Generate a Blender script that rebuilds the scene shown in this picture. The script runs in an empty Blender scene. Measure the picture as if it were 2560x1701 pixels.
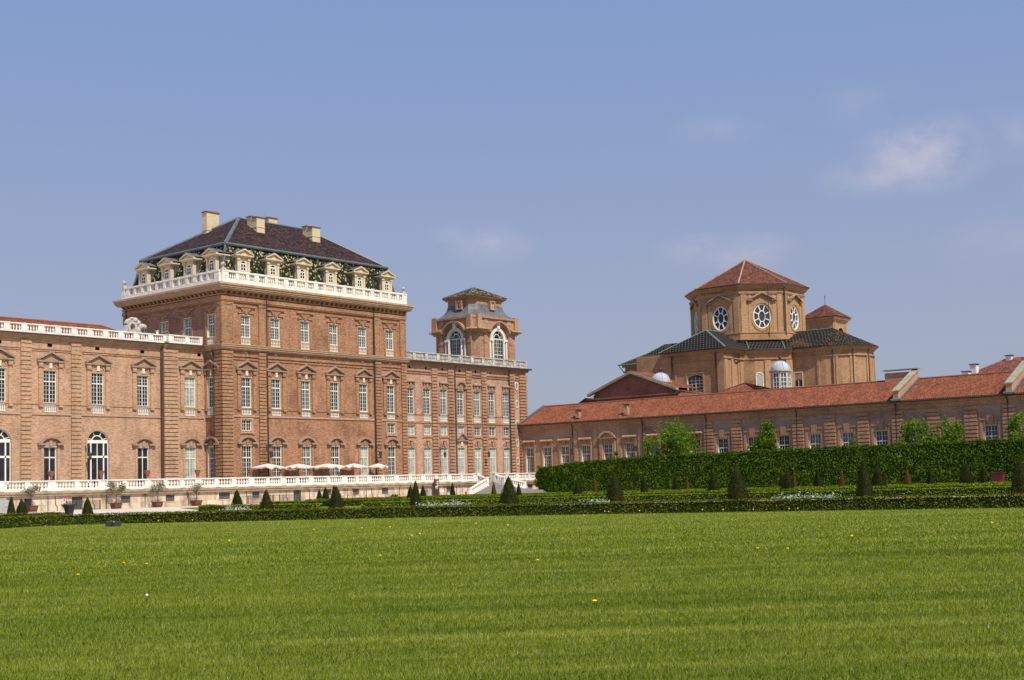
import bpy, math, random
import numpy as np
from mathutils import Vector, Matrix
R = math.radians
rng = np.random.default_rng(7)
random.seed(7)
sc = bpy.context.scene
COL = sc.collection

# ------------------------------------------------------------------ materials
def nt(name):
    m = bpy.data.materials.new(name); m.use_nodes = True
    t = m.node_tree; b = t.nodes['Principled BSDF']
    return m, t, b
def N(t, kind, **kw):
    n = t.nodes.new(kind)
    for k, v in kw.items():
        if k in n.inputs.keys(): n.inputs[k].default_value = v
        else: setattr(n, k, v)
    return n
def rampn(t, stops, interp='LINEAR'):
    r = t.nodes.new('ShaderNodeValToRGB'); cr = r.color_ramp; cr.interpolation = interp
    while len(cr.elements) > 1: cr.elements.remove(cr.elements[-1])
    cr.elements[0].position = stops[0][0]; cr.elements[0].color = (*stops[0][1], 1)
    for p, c in stops[1:]:
        e = cr.elements.new(p); e.color = (*c, 1)
    return r
def mixc(t, a, b, f, mode='MIX'):
    m = t.nodes.new('ShaderNodeMix'); m.data_type = 'RGBA'; m.blend_type = mode
    for s, v in ((0, f), (6, a), (7, b)):
        if hasattr(v, 'is_linked') or isinstance(v, bpy.types.NodeSocket): t.links.new(v, m.inputs[s])
        elif s == 0: m.inputs[0].default_value = v
        else: m.inputs[s].default_value = (*v, 1) if len(v) == 3 else v
    return m.outputs[2]
def uvmap(t, sx=1, sy=1, sz=1, obj=False):
    tc = t.nodes.new('ShaderNodeTexCoord'); mp = t.nodes.new('ShaderNodeMapping')
    t.links.new(tc.outputs['Object' if obj else 'UV'], mp.inputs[0])
    mp.inputs['Scale'].default_value = (sx, sy, sz)
    return mp.outputs[0]
def noise(t, vec, scale, detail=3, rough=.6):
    n = N(t, 'ShaderNodeTexNoise', Scale=scale, Detail=detail, Roughness=rough)
    t.links.new(vec, n.inputs['Vector']); return n.outputs['Fac']
def bump(t, b, fac, strength=.3, dist=.05):
    bn = N(t, 'ShaderNodeBump', Strength=strength, Distance=dist)
    t.links.new(fac, bn.inputs['Height']); t.links.new(bn.outputs[0], b.inputs['Normal'])
def plain(name, col, rough=.7, spec=.3, var=.0, scale=3, metallic=0):
    m, t, b = nt(name)
    b.inputs['Base Color'].default_value = (*col, 1); b.inputs['Roughness'].default_value = rough
    b.inputs['Specular IOR Level'].default_value = spec; b.inputs['Metallic'].default_value = metallic
    if var:
        f = noise(t, uvmap(t, obj=True), scale, 5, .65)
        r = rampn(t, [(.28, tuple(c * (1 - var) for c in col)), (.72, tuple(min(1, c * (1 + var * .6)) for c in col))])
        t.links.new(f, r.inputs[0]); t.links.new(r.outputs[0], b.inputs['Base Color'])
    return m
def brick(name, dark, mid, light, mortar=(.40, .31, .24), stain=.5, pale=.25):
    m, t, b = nt(name)
    v = uvmap(t)
    br = N(t, 'ShaderNodeTexBrick', Scale=1.0)
    br.inputs['Brick Width'].default_value = .42; br.inputs['Row Height'].default_value = .13
    br.inputs['Mortar Size'].default_value = .012; br.inputs['Bias'].default_value = 0
    br.inputs['Color1'].default_value = (*dark, 1); br.inputs['Color2'].default_value = (*light, 1)
    br.inputs['Mortar'].default_value = (*mortar, 1); t.links.new(v, br.inputs['Vector'])
    f1 = noise(t, uvmap(t, 2.2, 6, 1), 1.0, 4, .7)
    r1 = rampn(t, [(.36, dark), (.52, mid), (.67, light)]); t.links.new(f1, r1.inputs[0])
    c = mixc(t, br.outputs['Color'], r1.outputs[0], .55)
    f2 = noise(t, uvmap(t, .16, .22, 1), 1.0, 5, .62)
    r2 = rampn(t, [(.34, (.60, .55, .54)), (.47, (1, 1, 1)), (.66, (1.2, 1.18, 1.16))]); t.links.new(f2, r2.inputs[0])
    c = mixc(t, c, r2.outputs[0], stain, 'MULTIPLY')
    f3 = noise(t, uvmap(t, .28, .12, 1), 1.7, 6, .7)
    r3 = rampn(t, [(.58, (0, 0, 0)), (.74, (1, 1, 1))]); t.links.new(f3, r3.inputs[0])
    mm = t.nodes.new('ShaderNodeMath'); mm.operation = 'MULTIPLY'; mm.inputs[1].default_value = pale
    t.links.new(r3.outputs[0], mm.inputs[0])
    c = mixc(t, c, tuple(min(1, x * 1.25 + .05) for x in light), mm.outputs[0])
    fs = noise(t, uvmap(t, .9, .05, 1), 1.0, 5, .7)
    rs = rampn(t, [(.33, (.74, .70, .68)), (.5, (1, 1, 1)), (.68, (1.08, 1.07, 1.06))]); t.links.new(fs, rs.inputs[0])
    c = mixc(t, c, rs.outputs[0], .6, 'MULTIPLY')
    # put-log holes: small dark sockets
    vo = N(t, 'ShaderNodeTexVoronoi', Scale=.45); vo.feature = 'F1'; vo.inputs['Randomness'].default_value = .8
    t.links.new(v, vo.inputs['Vector'])
    lt = t.nodes.new('ShaderNodeMath'); lt.operation = 'LESS_THAN'; lt.inputs[1].default_value = .04
    t.links.new(vo.outputs['Distance'], lt.inputs[0])
    c = mixc(t, c, (.05, .03, .025), lt.outputs[0])
    t.links.new(c, b.inputs['Base Color']); b.inputs['Roughness'].default_value = .88
    b.inputs['Specular IOR Level'].default_value = .15
    bump(t, b, f1, .5, .04)
    return m
def tiles(name, cols, us=.3, vs=.4, rough=.8, bumpv=.6, lichen=None):
    """roof tiles: UV in metres, one random colour per tile"""
    m, t, b = nt(name)
    v = uvmap(t, 1 / us, 1 / vs, 1)
    fl = t.nodes.new('ShaderNodeVectorMath'); fl.operation = 'FLOOR'; t.links.new(v, fl.inputs[0])
    wn = t.nodes.new('ShaderNodeTexWhiteNoise'); wn.noise_dimensions = '2D'; t.links.new(fl.outputs[0], wn.inputs['Vector'])
    r = rampn(t, cols, 'CONSTANT' if len(cols) > 3 and cols[0][0] == 0 and cols[-1][0] > .8 else 'LINEAR')
    t.links.new(wn.outputs['Value'], r.inputs[0])
    f2 = noise(t, uvmap(t, .5, .25, 1), 1, 5, .7)
    r2 = rampn(t, [(.3, (.62, .6, .6)), (.6, (1.1, 1.08, 1.05))]); t.links.new(f2, r2.inputs[0])
    c = mixc(t, r.outputs[0], r2.outputs[0], .8, 'MULTIPLY')
    if lichen:
        f3 = noise(t, uvmap(t, .22, .22, 1), 1, 6, .75)
        r3 = rampn(t, [(.56, (0, 0, 0)), (.7, (1, 1, 1))]); t.links.new(f3, r3.inputs[0])
        c = mixc(t, c, lichen, r3.outputs[0])
    t.links.new(c, b.inputs['Base Color']); b.inputs['Roughness'].default_value = rough
    b.inputs['Specular IOR Level'].default_value = .25
    sx = t.nodes.new('ShaderNodeSeparateXYZ'); t.links.new(v, sx.inputs[0])
    fr = t.nodes.new('ShaderNodeMath'); fr.operation = 'FRACT'; t.links.new(sx.outputs[1], fr.inputs[0])
    bump(t, b, fr.outputs[0], bumpv, .06)
    return m
def dotroof(name, base, dot, brown=None):
    """dark glazed tiles with a regular quincunx of pale tiles"""
    m, t, b = nt(name)
    v = uvmap(t)
    def lat(off):
        mp = t.nodes.new('ShaderNodeMapping'); t.links.new(v, mp.inputs[0])
        mp.inputs['Scale'].default_value = (1 / .66, 1 / 1.5, 1); mp.inputs['Location'].default_value = (off, off, 0)
        f = t.nodes.new('ShaderNodeVectorMath'); f.operation = 'FRACTION'; t.links.new(mp.outputs[0], f.inputs[0])
        s = t.nodes.new('ShaderNodeSeparateXYZ'); t.links.new(f.outputs[0], s.inputs[0])
        o = []
        for ax, wd in ((0, .26), (1, .24)):
            l = t.nodes.new('ShaderNodeMath'); l.operation = 'LESS_THAN'; l.inputs[1].default_value = wd
            t.links.new(s.outputs[ax], l.inputs[0]); o.append(l)
        mu = t.nodes.new('ShaderNodeMath'); mu.operation = 'MULTIPLY'
        t.links.new(o[0].outputs[0], mu.inputs[0]); t.links.new(o[1].outputs[0], mu.inputs[1]); return mu.outputs[0]
    ad = t.nodes.new('ShaderNodeMath'); ad.operation = 'ADD'; ad.use_clamp = True
    t.links.new(lat(0), ad.inputs[0]); t.links.new(lat(.5), ad.inputs[1])
    f = noise(t, uvmap(t, 2.5, 2.5, 1), 1, 4, .7)
    r = rampn(t, [(.35, tuple(x * .6 for x in base)), (.7, tuple(x * 1.7 for x in base))]); t.links.new(f, r.inputs[0])
    f4 = noise(t, uvmap(t, .5, .5, 1), 1, 4, .7)
    r4 = rampn(t, [(.35, tuple(x * .45 for x in dot)), (.65, dot)]); t.links.new(f4, r4.inputs[0])
    c = mixc(t, r.outputs[0], r4.outputs[0], ad.outputs[0])
    if brown:
        f3 = noise(t, uvmap(t, .2, .2, 1), 1, 6, .75)
        r3 = rampn(t, [(.52, (0, 0, 0)), (.66, (1, 1, 1))]); t.links.new(f3, r3.inputs[0])
        c = mixc(t, c, brown, r3.outputs[0])
    t.links.new(c, b.inputs['Base Color']); b.inputs['Roughness'].default_value = .85
    b.inputs['Specular IOR Level'].default_value = .08
    return m
def leafmat(name, cols, trans=.3, rough=.6):
    m, t, b = nt(name)
    g = t.nodes.new('ShaderNodeNewGeometry')
    r = rampn(t, cols); t.links.new(g.outputs['Random Per Island'], r.inputs[0])
    f = noise(t, uvmap(t, obj=True), .35, 4, .65)
    r2 = rampn(t, [(.3, (.65, .72, .6)), (.65, (1.15, 1.1, 1.0))]); t.links.new(f, r2.inputs[0])
    c = mixc(t, r.outputs[0], r2.outputs[0], .85, 'MULTIPLY')
    d = t.nodes.new('ShaderNodeBsdfDiffuse'); tr = t.nodes.new('ShaderNodeBsdfTranslucent'); mx = t.nodes.new('ShaderNodeMixShader')
    t.links.new(c, d.inputs[0]); t.links.new(c, tr.inputs[0]); mx.inputs[0].default_value = trans
    t.links.new(d.outputs[0], mx.inputs[1]); t.links.new(tr.outputs[0], mx.inputs[2])
    t.links.new(mx.outputs[0], t.nodes['Material Output'].inputs[0])
    return m

M = {}
M['brick_red'] = brick('brick_red', (0.158, 0.063, 0.032), (0.349, 0.163, 0.085), (0.491, 0.268, 0.155), stain=.75, pale=.5)
M['brick_trim'] = brick('brick_trim', (0.182, 0.076, 0.037), (0.367, 0.183, 0.093), (0.5, 0.298, 0.166), stain=.5, pale=.1)
M['brick_side'] = brick('brick_side', (0.158, 0.068, 0.048), (0.284, 0.13, 0.085), (0.389, 0.2, 0.133), stain=.9, pale=.2)  # darker and blotchier than the front brick; for the pavilion side wall
M['brick_pale'] = brick('brick_pale', (0.267, 0.139, 0.078), (0.475, 0.284, 0.173), (0.615, 0.405, 0.269), stain=.5, pale=.35)
M['brick_pale_trim'] = brick('brick_pale_trim', (0.283, 0.147, 0.078), (0.484, 0.294, 0.17), (0.605, 0.407, 0.259), stain=.5, pale=.1)
M['brick_pink'] = brick('brick_pink', (0.288, 0.139, 0.084), (0.486, 0.278, 0.178), (0.614, 0.409, 0.308), stain=.7, pale=.5)
M['brick_pink_trim'] = brick('brick_pink_trim', (0.219, 0.1, 0.055), (0.41, 0.225, 0.128), (0.542, 0.348, 0.226), stain=.5, pale=.1)
M['brick_gallery'] = brick('brick_gallery', (0.314, 0.173, 0.11), (0.482, 0.284, 0.181), (0.603, 0.394, 0.264), stain=.8, pale=.35)
M['brick_gallery_trim'] = brick('brick_gallery_trim', (0.298, 0.137, 0.083), (0.473, 0.251, 0.145), (0.572, 0.353, 0.218), stain=.5, pale=.1)
M['render_panel'] = brick('render_panel', (0.287, 0.166, 0.123), (0.382, 0.238, 0.178), (0.446, 0.3, 0.232), stain=.8, pale=.3)
M['brick_church'] = brick('brick_church', (0.244, 0.126, 0.055), (0.379, 0.216, 0.106), (0.478, 0.303, 0.161), stain=.7, pale=.2)
M['brick_church_trim'] = brick('brick_church_trim', (0.279, 0.149, 0.067), (0.419, 0.246, 0.123), (0.512, 0.326, 0.171), stain=.5, pale=.1)
M['brick_gable'] = brick('brick_gable', (.16, .06, .045), (.25, .10, .07), (.33, .16, .12), stain=.8, pale=.3)
M['stone_white'] = plain('stone_white', (.82, .77, .69), .75, .2, .24, 1.3)
M['stone_weathered'] = plain('stone_weathered', (.56, .51, .44), .8, .2, .65, 1.6)
M['cream'] = plain('cream', (.62, .51, .33), .75, .2, .18, 1.0)
M['cream_reveal'] = plain('cream_reveal', (.72, .64, .51), .75, .2, .15, 1.0)
M['stone_brown'] = plain('stone_brown', (.47, .31, .20), .85, .2, .3, 1.5)
M['hood_grey'] = plain('hood_grey', (.34, .235, .18), .85, .2, .4, 1.5)
M['statue_stone'] = plain('statue_stone', (.52, .48, .42), .85, .2, .35, 2)
M['step_riser'] = plain('step_riser', (.20, .19, .185), .9, .1, .4, 1.5)
M['ledge_stone'] = plain('ledge_stone', (.40, .30, .20), .85, .2, .5, .8)
M['coping'] = plain('coping', (.33, .30, .22), .85, .2, .4, 1.5)
M['white_paint'] = plain('white_paint', (.80, .78, .72), .5, .3)
M['white_frame'] = plain('white_frame', (.72, .68, .60), .6, .3, .08, 2)
M['lead'] = plain('lead', (.14, .14, .145), .5, .4, .45, .9)
M['lead_strip'] = plain('lead_strip', (.12, .135, .14), .5, .4, .3, 1)
M['zinc'] = plain('zinc', (.42, .47, .53), .7, .2, .15, 1, 0)
M['copper'] = plain('copper', (.15, .21, .175), .7, .3, .3, 2)
M['iron'] = plain('iron', (.025, .024, .026), .55, .4)
M['pipe'] = plain('pipe', (.055, .038, .036), .55, .4)
M['dark_void'] = plain('dark_void', (.012, .010, .010), .9, .05)
M['terracotta'] = plain('terracotta', (.27, .105, .06), .8, .2, .25, 4)
M['canvas'] = plain('canvas', (.66, .57, .49), .9, .1, .12, 2)
M['planter_wood'] = plain('planter_wood', (.17, .075, .045), .8, .2, .35, 6)
M['bark'] = plain('bark', (.22, .17, .12), .9, .1, .35, 8)
M['step_stone'] = plain('step_stone', (.40, .38, .36), .8, .2, .3, 2)
M['red_bin'] = plain('red_bin', (.55, .015, .02), .4, .5)
M['sign_red'] = plain('sign_red', (.55, .05, .07), .5, .4)
M['totem'] = plain('totem', (.07, .022, .025), .5, .4)
M['blue'] = plain('blue', (.07, .05, .25), .5, .4); M['orange'] = plain('orange', (.45, .10, .04), .5, .4); M['green_sign'] = plain('green_sign', (.15, .35, .24), .5, .4)
M['slate'] = plain('slate', (.045, .045, .06), .6, .3, .3, 5)
M['cabinet'] = plain('cabinet', (.36, .35, .35), .5, .4)
M['dandelion'] = plain('dandelion', (.80, .58, .02), .8, .1)
M['burgundy'] = plain('burgundy', (.09, .012, .015), .6, .3)
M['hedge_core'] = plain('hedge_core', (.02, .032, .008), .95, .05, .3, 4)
def glass(name, col, rough=.12):
    m, t, b = nt(name)
    f = noise(t, uvmap(t, obj=True), .7, 2, .5)
    r = rampn(t, [(.35, tuple(c * .6 for c in col)), (.65, tuple(c * 1.5 for c in col))]); t.links.new(f, r.inputs[0])
    t.links.new(r.outputs[0], b.inputs['Base Color'])
    b.inputs['Roughness'].default_value = rough; b.inputs['Specular IOR Level'].default_value = .5
    f2 = noise(t, uvmap(t, obj=True), 1.7, 2, .5); bump(t, b, f2, .35, .12)
    return m
M['glass'] = glass('glass', (.022, .02, .024)); M['glass_grey'] = glass('glass_grey', (.085, .088, .09)); M['blind'] = glass('blind', (.36, .38, .33), .25)
M['roof_red'] = tiles('roof_red', [(0, (.115, .034, .017)), (.5, (.185, .055, .024)), (1, (.26, .092, .042))], .26, .34, lichen=None)
M['roof_red_old'] = tiles('roof_red_old', [(0, (.09, .03, .02)), (.5, (.17, .058, .036)), (1, (.26, .1, .06))], .28, .4, lichen=(.30, .12, .05))
M['roof_church'] = tiles('roof_church', [(0, (.06, .02, .013)), (.5, (.115, .038, .022)), (1, (.18, .068, .04))], .28, .4)
M['roof_brown'] = tiles('roof_brown', [(0, (.012, .008, .007)), (.45, (.04, .018, .012)), (.8, (.085, .035, .018)), (1, (.13, .06, .025))], .3, .35, .65)
M['roof_mansard'] = tiles('roof_mansard', [(0, (.008, .009, .008)), (.46, (.018, .035, .010)), (.62, (.045, .065, .018)), (.72, (.07, .028, .014)), (.82, (.20, .16, .05)), (.88, (.50, .43, .23))], .21, .23, .8, .5)
M['roof_tower'] = tiles('roof_tower', [(0, (.022, .018, .010)), (.4, (.05, .04, .014)), (.7, (.09, .07, .018)), (.88, (.34, .27, .08))], .3, .35, .6)
M['roof_dots'] = dotroof('roof_dots', (.014, .0125, .0115), (.17, .165, .14))
M['roof_dots_brown'] = dotroof('roof_dots_brown', (.014, .0125, .0105), (.16, .15, .115), (.095, .05, .018))
def retaining():
    m, t, b = nt('retaining_stone')
    v = uvmap(t)
    br = N(t, 'ShaderNodeTexBrick', Scale=1.0)
    br.inputs['Brick Width'].default_value = 1.7; br.inputs['Row Height'].default_value = .72; br.inputs['Mortar Size'].default_value = .015
    br.inputs['Color1'].default_value = (.58, .45, .31, 1); br.inputs['Color2'].default_value = (.70, .60, .47, 1); br.inputs['Mortar'].default_value = (.33, .26, .19, 1)
    t.links.new(v, br.inputs['Vector'])
    f = noise(t, uvmap(t, 1.1, .35, 1), 1, 6, .7)
    r = rampn(t, [(.34, (.34, .30, .29)), (.5, (.92, .88, .86)), (.68, (1.12, 1.1, 1.08))]); t.links.new(f, r.inputs[0])
    c = mixc(t, br.outputs['Color'], r.outputs[0], 1, 'MULTIPLY')
    t.links.new(c, b.inputs['Base Color']); b.inputs['Roughness'].default_value = .85; bump(t, b, f, .3)
    return m
M['retaining'] = retaining()
def gravel():
    m, t, b = nt('gravel')
    f = noise(t, uvmap(t, obj=True), 1.5, 8, .75); f2 = noise(t, uvmap(t, obj=True), .05, 4, .6)
    r = rampn(t, [(.3, (.52, .44, .35)), (.7, (.72, .64, .54))]); t.links.new(f, r.inputs[0])
    r2 = rampn(t, [(.35, (.86, .85, .83)), (.65, (1.05, 1.05, 1.05))]); t.links.new(f2, r2.inputs[0])
    t.links.new(mixc(t, r.outputs[0], r2.outputs[0], 1, 'MULTIPLY'), b.inputs['Base Color']); b.inputs['Roughness'].default_value = .95
    return m
M['gravel'] = gravel()
def turf(name, cols, stripes=True):
    m, t, b = nt(name)
    tc = t.nodes.new('ShaderNodeTexCoord')
    mr = t.nodes.new('ShaderNodeMapping'); t.links.new(tc.outputs['Object'], mr.inputs[0]); mr.inputs['Rotation'].default_value = (0, 0, R(50.5 - 2.5))
    mp = t.nodes.new('ShaderNodeMapping'); t.links.new(mr.outputs[0], mp.inputs[0]); mp.inputs['Scale'].default_value = (.07, 2.6, 1)
    f = noise(t, mp.outputs[0], 1, 4, .62)
    r = rampn(t, cols); t.links.new(f, r.inputs[0])
    f2 = noise(t, uvmap(t, obj=True), 9, 6, .8)
    r2 = rampn(t, [(.25, (.45, .5, .4)), (.5, (.95, .95, .9)), (.8, (1.5, 1.45, 1.3))]); t.links.new(f2, r2.inputs[0])
    f3 = noise(t, uvmap(t, obj=True), .45, 5, .7)
    r3 = rampn(t, [(.3, (.72, .8, .7)), (.7, (1.25, 1.15, 1.15))]); t.links.new(f3, r3.inputs[0])
    c = mixc(t, r.outputs[0], r2.outputs[0], .8, 'MULTIPLY'); c = mixc(t, c, r3.outputs[0], .7, 'MULTIPLY')
    t.links.new(c, b.inputs['Base Color']); b.inputs['Roughness'].default_value = .9; b.inputs['Specular IOR Level'].default_value = .1
    bump(t, b, f2, .6, .05)
    return m
M['turf'] = turf('turf', [(.34, (.085, .13, .009)), (.5, (.18, .215, .02)), (.66, (.27, .28, .06))])
M['bed'] = turf('bed', [(.32, (.09, .13, .012)), (.5, (.14, .18, .02)), (.7, (.18, .21, .035))])
def blades():
    m, t, b = nt('grass_blade')
    g = t.nodes.new('ShaderNodeNewGeometry')
    r = rampn(t, [(0, (.11, .17, .010)), (.45, (.205, .275, .018)), (.8, (.30, .34, .045)), (.95, (.47, .45, .15)), (1, (.54, .49, .26))]); t.links.new(g.outputs['Random Per Island'], r.inputs[0])
    tc = t.nodes.new('ShaderNodeTexCoord')
    mr = t.nodes.new('ShaderNodeMapping'); t.links.new(tc.outputs['Object'], mr.inputs[0]); mr.inputs['Rotation'].default_value = (0, 0, R(50.5 - 2.5))
    mp = t.nodes.new('ShaderNodeMapping'); t.links.new(mr.outputs[0], mp.inputs[0]); mp.inputs['Scale'].default_value = (.07, 2.6, 1)
    f = noise(t, mp.outputs[0], 1, 4, .62)
    r2 = rampn(t, [(.34, (.66, .74, .62)), (.49, (.97, .98, .97)), (.64, (1.26, 1.18, 1.36))]); t.links.new(f, r2.inputs[0])
    c = mixc(t, r.outputs[0], r2.outputs[0], 1, 'MULTIPLY')
    f3 = noise(t, uvmap(t, obj=True), .6, 5, .7)
    r3 = rampn(t, [(.3, (.72, .8, .7)), (.7, (1.25, 1.15, 1.2))]); t.links.new(f3, r3.inputs[0])
    c = mixc(t, c, r3.outputs[0], .8, 'MULTIPLY')
    mp2 = t.nodes.new('ShaderNodeMapping'); t.links.new(mr.outputs[0], mp2.inputs[0]); mp2.inputs['Scale'].default_value = (.02, .33, 1)
    f5 = noise(t, mp2.outputs[0], 1, 3, .5)
    r5 = rampn(t, [(.33, (.70, .78, .68)), (.5, (1, 1, 1)), (.66, (1.12, 1.08, 1.16))]); t.links.new(f5, r5.inputs[0])
    c = mixc(t, c, r5.outputs[0], .9, 'MULTIPLY')
    f6 = noise(t, uvmap(t, obj=True), 2.6, 4, .7)   # clover and dry tufts
    r6 = rampn(t, [(.32, (.6, .78, .6)), (.42, (1, 1, 1)), (.62, (1, 1, 1)), (.72, (1.5, 1.3, 1.7))]); t.links.new(f6, r6.inputs[0])
    c = mixc(t, c, r6.outputs[0], .8, 'MULTIPLY')
    d = t.nodes.new('ShaderNodeBsdfDiffuse'); tr = t.nodes.new('ShaderNodeBsdfTranslucent'); mx = t.nodes.new('ShaderNodeMixShader')
    t.links.new(c, d.inputs[0]); t.links.new(c, tr.inputs[0]); mx.inputs[0].default_value = .35
    t.links.new(d.outputs[0], mx.inputs[1]); t.links.new(tr.outputs[0], mx.inputs[2]); t.links.new(mx.outputs[0], t.nodes['Material Output'].inputs[0])
    return m
M['blade'] = blades()
M['leaf_box'] = leafmat('leaf_box', [(0, (.07, .09, .008)), (.5, (.105, .125, .011)), (.85, (.18, .20, .024)), (1, (.22, .155, .045))], .04)
M['leaf_box2'] = leafmat('leaf_box2', [(0, (.08, .12, .010)), (.5, (.16, .22, .015)), (1, (.27, .32, .035))], .05)
M['leaf_yew'] = leafmat('leaf_yew', [(0, (.010, .0105, .005)), (.5, (.027, .026, .009)), (1, (.075, .066, .018))], .03)
M['leaf_rust'] = leafmat('leaf_rust', [(0, (.06, .035, .012)), (.5, (.11, .06, .02)), (1, (.16, .085, .03))], .12)
M['leaf_hornbeam'] = leafmat('leaf_hornbeam', [(0, (.025, .055, .007)), (.4, (.07, .135, .012)), (.85, (.125, .205, .020)), (1, (.20, .27, .035))], .25)
M['leaf_spring'] = leafmat('leaf_spring', [(0, (.07, .14, .012)), (.5, (.13, .24, .02)), (1, (.22, .33, .05))], .4)
M['leaf_olive'] = leafmat('leaf_olive', [(0, (.10, .115, .06)), (.5, (.19, .20, .11)), (1, (.30, .30, .19))], .25)
M['leaf_silver'] = leafmat('leaf_silver', [(0, (.22, .28, .24)), (.6, (.42, .5, .45)), (1, (.62, .68, .62))], .2)
M['leaf_weed'] = leafmat('leaf_weed', [(0, (.03, .07, .01)), (1, (.09, .17, .02))], .3)

# ------------------------------------------------------------------ mesh building
class MB:
    def __init__(s): s.v = []; s.f = []; s.mi = []; s.m = 0
    def add(s, pts, faces):
        o = len(s.v); s.v += [tuple(p) for p in pts]
        for f in faces: s.f.append(tuple(o + i for i in f)); s.mi.append(s.m)
    def poly(s, *pts): s.add(pts, [tuple(range(len(pts)))])
    def box(s, x0, x1, y0, y1, z0, z1):
        s.add([(x0, y0, z0), (x1, y0, z0), (x1, y1, z0), (x0, y1, z0), (x0, y0, z1), (x1, y0, z1), (x1, y1, z1), (x0, y1, z1)],
              [(0, 3, 2, 1), (4, 5, 6, 7), (0, 1, 5, 4), (1, 2, 6, 5), (2, 3, 7, 6), (3, 0, 4, 7)])
    def hexa(s, b, t):  # bottom quad, top quad
        s.add(list(b) + list(t), [(0, 3, 2, 1), (4, 5, 6, 7), (0, 1, 5, 4), (1, 2, 6, 5), (2, 3, 7, 6), (3, 0, 4, 7)])
    def prism(s, xz, y0, y1):
        n = len(xz)
        s.add([(x, y0, z) for x, z in xz] + [(x, y1, z) for x, z in xz],
              [tuple(range(n)), tuple(range(2 * n - 1, n - 1, -1))] + [(i, i + n, (i + 1) % n + n, (i + 1) % n) for i in range(n)])
    def vprism(s, xy, z0, z1, caps=True):
        n = len(xy)
        fs = [(i, (i + 1) % n, (i + 1) % n + n, i + n) for i in range(n)]
        if caps: fs += [tuple(range(n - 1, -1, -1)), tuple(range(n, 2 * n))]
        s.add([(x, y, z0) for x, y in xy] + [(x, y, z1) for x, y in xy], fs)
    def lathe(s, prof, c=(0, 0, 0), seg=8):
        n = len(prof); pts = []
        for r, z in prof:
            for k in range(seg):
                a = 2 * math.pi * (k + .5) / seg
                pts.append((c[0] + r * math.cos(a), c[1] + r * math.sin(a), c[2] + z))
        fs = [(i * seg + k, i * seg + (k + 1) % seg, (i + 1) * seg + (k + 1) % seg, (i + 1) * seg + k) for i in range(n - 1) for k in range(seg)]
        fs += [tuple(range(seg - 1, -1, -1)), tuple(range((n - 1) * seg, n * seg))]
        s.add(pts, fs)
    def tube(s, path, r, seg=6):
        path = [Vector(p) for p in path]; n = len(path); pts = []
        rr = r if isinstance(r, (list, tuple)) else [r] * n
        for i, p in enumerate(path):
            d = (path[min(i + 1, n - 1)] - path[max(i - 1, 0)]).normalized()
            a = d.orthogonal().normalized() if abs(d.z) < .95 else Vector((1, 0, 0))
            if abs(d.z) < .95: a = Vector((0, 0, 1)).cross(d).normalized()
            b = d.cross(a).normalized()
            for k in range(seg):
                t = 2 * math.pi * k / seg
                pts.append(p + (a * math.cos(t) + b * math.sin(t)) * rr[i])
        fs = [(i * seg + k, i * seg + (k + 1) % seg, (i + 1) * seg + (k + 1) % seg, (i + 1) * seg + k) for i in range(n - 1) for k in range(seg)]
        fs += [tuple(range(seg - 1, -1, -1)), tuple(range((n - 1) * seg, n * seg))]
        s.add(pts, fs)
    def arcband(s, cx, cz, r0, r1, a0, a1, y0, y1, n=12, sx=1.0):
        """ring segment in the facade plane (angles in degrees from +x)"""
        pts = []
        for i in range(n + 1):
            a = R(a0 + (a1 - a0) * i / n)
            for r in (r0, r1):
                for y in (y0, y1): pts.append((cx + r * math.cos(a) * sx, y, cz + r * math.sin(a)))
        fs = []
        for i in range(n):
            k = 4 * i; j = k + 4
            fs += [(k, j, j + 2, k + 2), (k + 1, k + 3, j + 3, j + 1), (k + 2, j + 2, j + 3, k + 3), (k, k + 1, j + 1, j)]
        fs += [(0, 2, 3, 1), (4 * n, 4 * n + 1, 4 * n + 3, 4 * n + 2)]
        s.add(pts, fs)
    def ellipsoid(s, c, r, seg=10, rings=7):
        pts = []; 
        for i in range(1, rings):
            th = math.pi * i / rings
            for k in range(seg):
                a = 2 * math.pi * k / seg
                pts.append((c[0] + r[0] * math.sin(th) * math.cos(a), c[1] + r[1] * math.sin(th) * math.sin(a), c[2] + r[2] * math.cos(th)))
        n = rings - 1; pts += [(c[0], c[1], c[2] + r[2]), (c[0], c[1], c[2] - r[2])]
        fs = [(i * seg + k, (i + 1) * seg + k, (i + 1) * seg + (k + 1) % seg, i * seg + (k + 1) % seg) for i in range(n - 1) for k in range(seg)]
        fs += [(n * seg, k, (k + 1) % seg) for k in range(seg)] + [(n * seg + 1, (n - 1) * seg + (k + 1) % seg, (n - 1) * seg + k) for k in range(seg)]
        s.add(pts, fs)
    def mesh(s, name, mats, smooth=False):
        me = bpy.data.meshes.new(name); me.from_pydata(s.v, [], s.f); 
        for m in mats: me.materials.append(M[m] if isinstance(m, str) else m)
        me.polygons.foreach_set('material_index', s.mi)
        if smooth: me.polygons.foreach_set('use_smooth', [True] * len(s.f))
        me.update(); autouv(me); return me
    def build(s, name, mats, parent=None, loc=(0, 0, 0), rot=0, smooth=False):
        if isinstance(mats, str): mats = [mats]
        return put(s.mesh(name, mats, smooth), name, parent, loc, rot)
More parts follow.
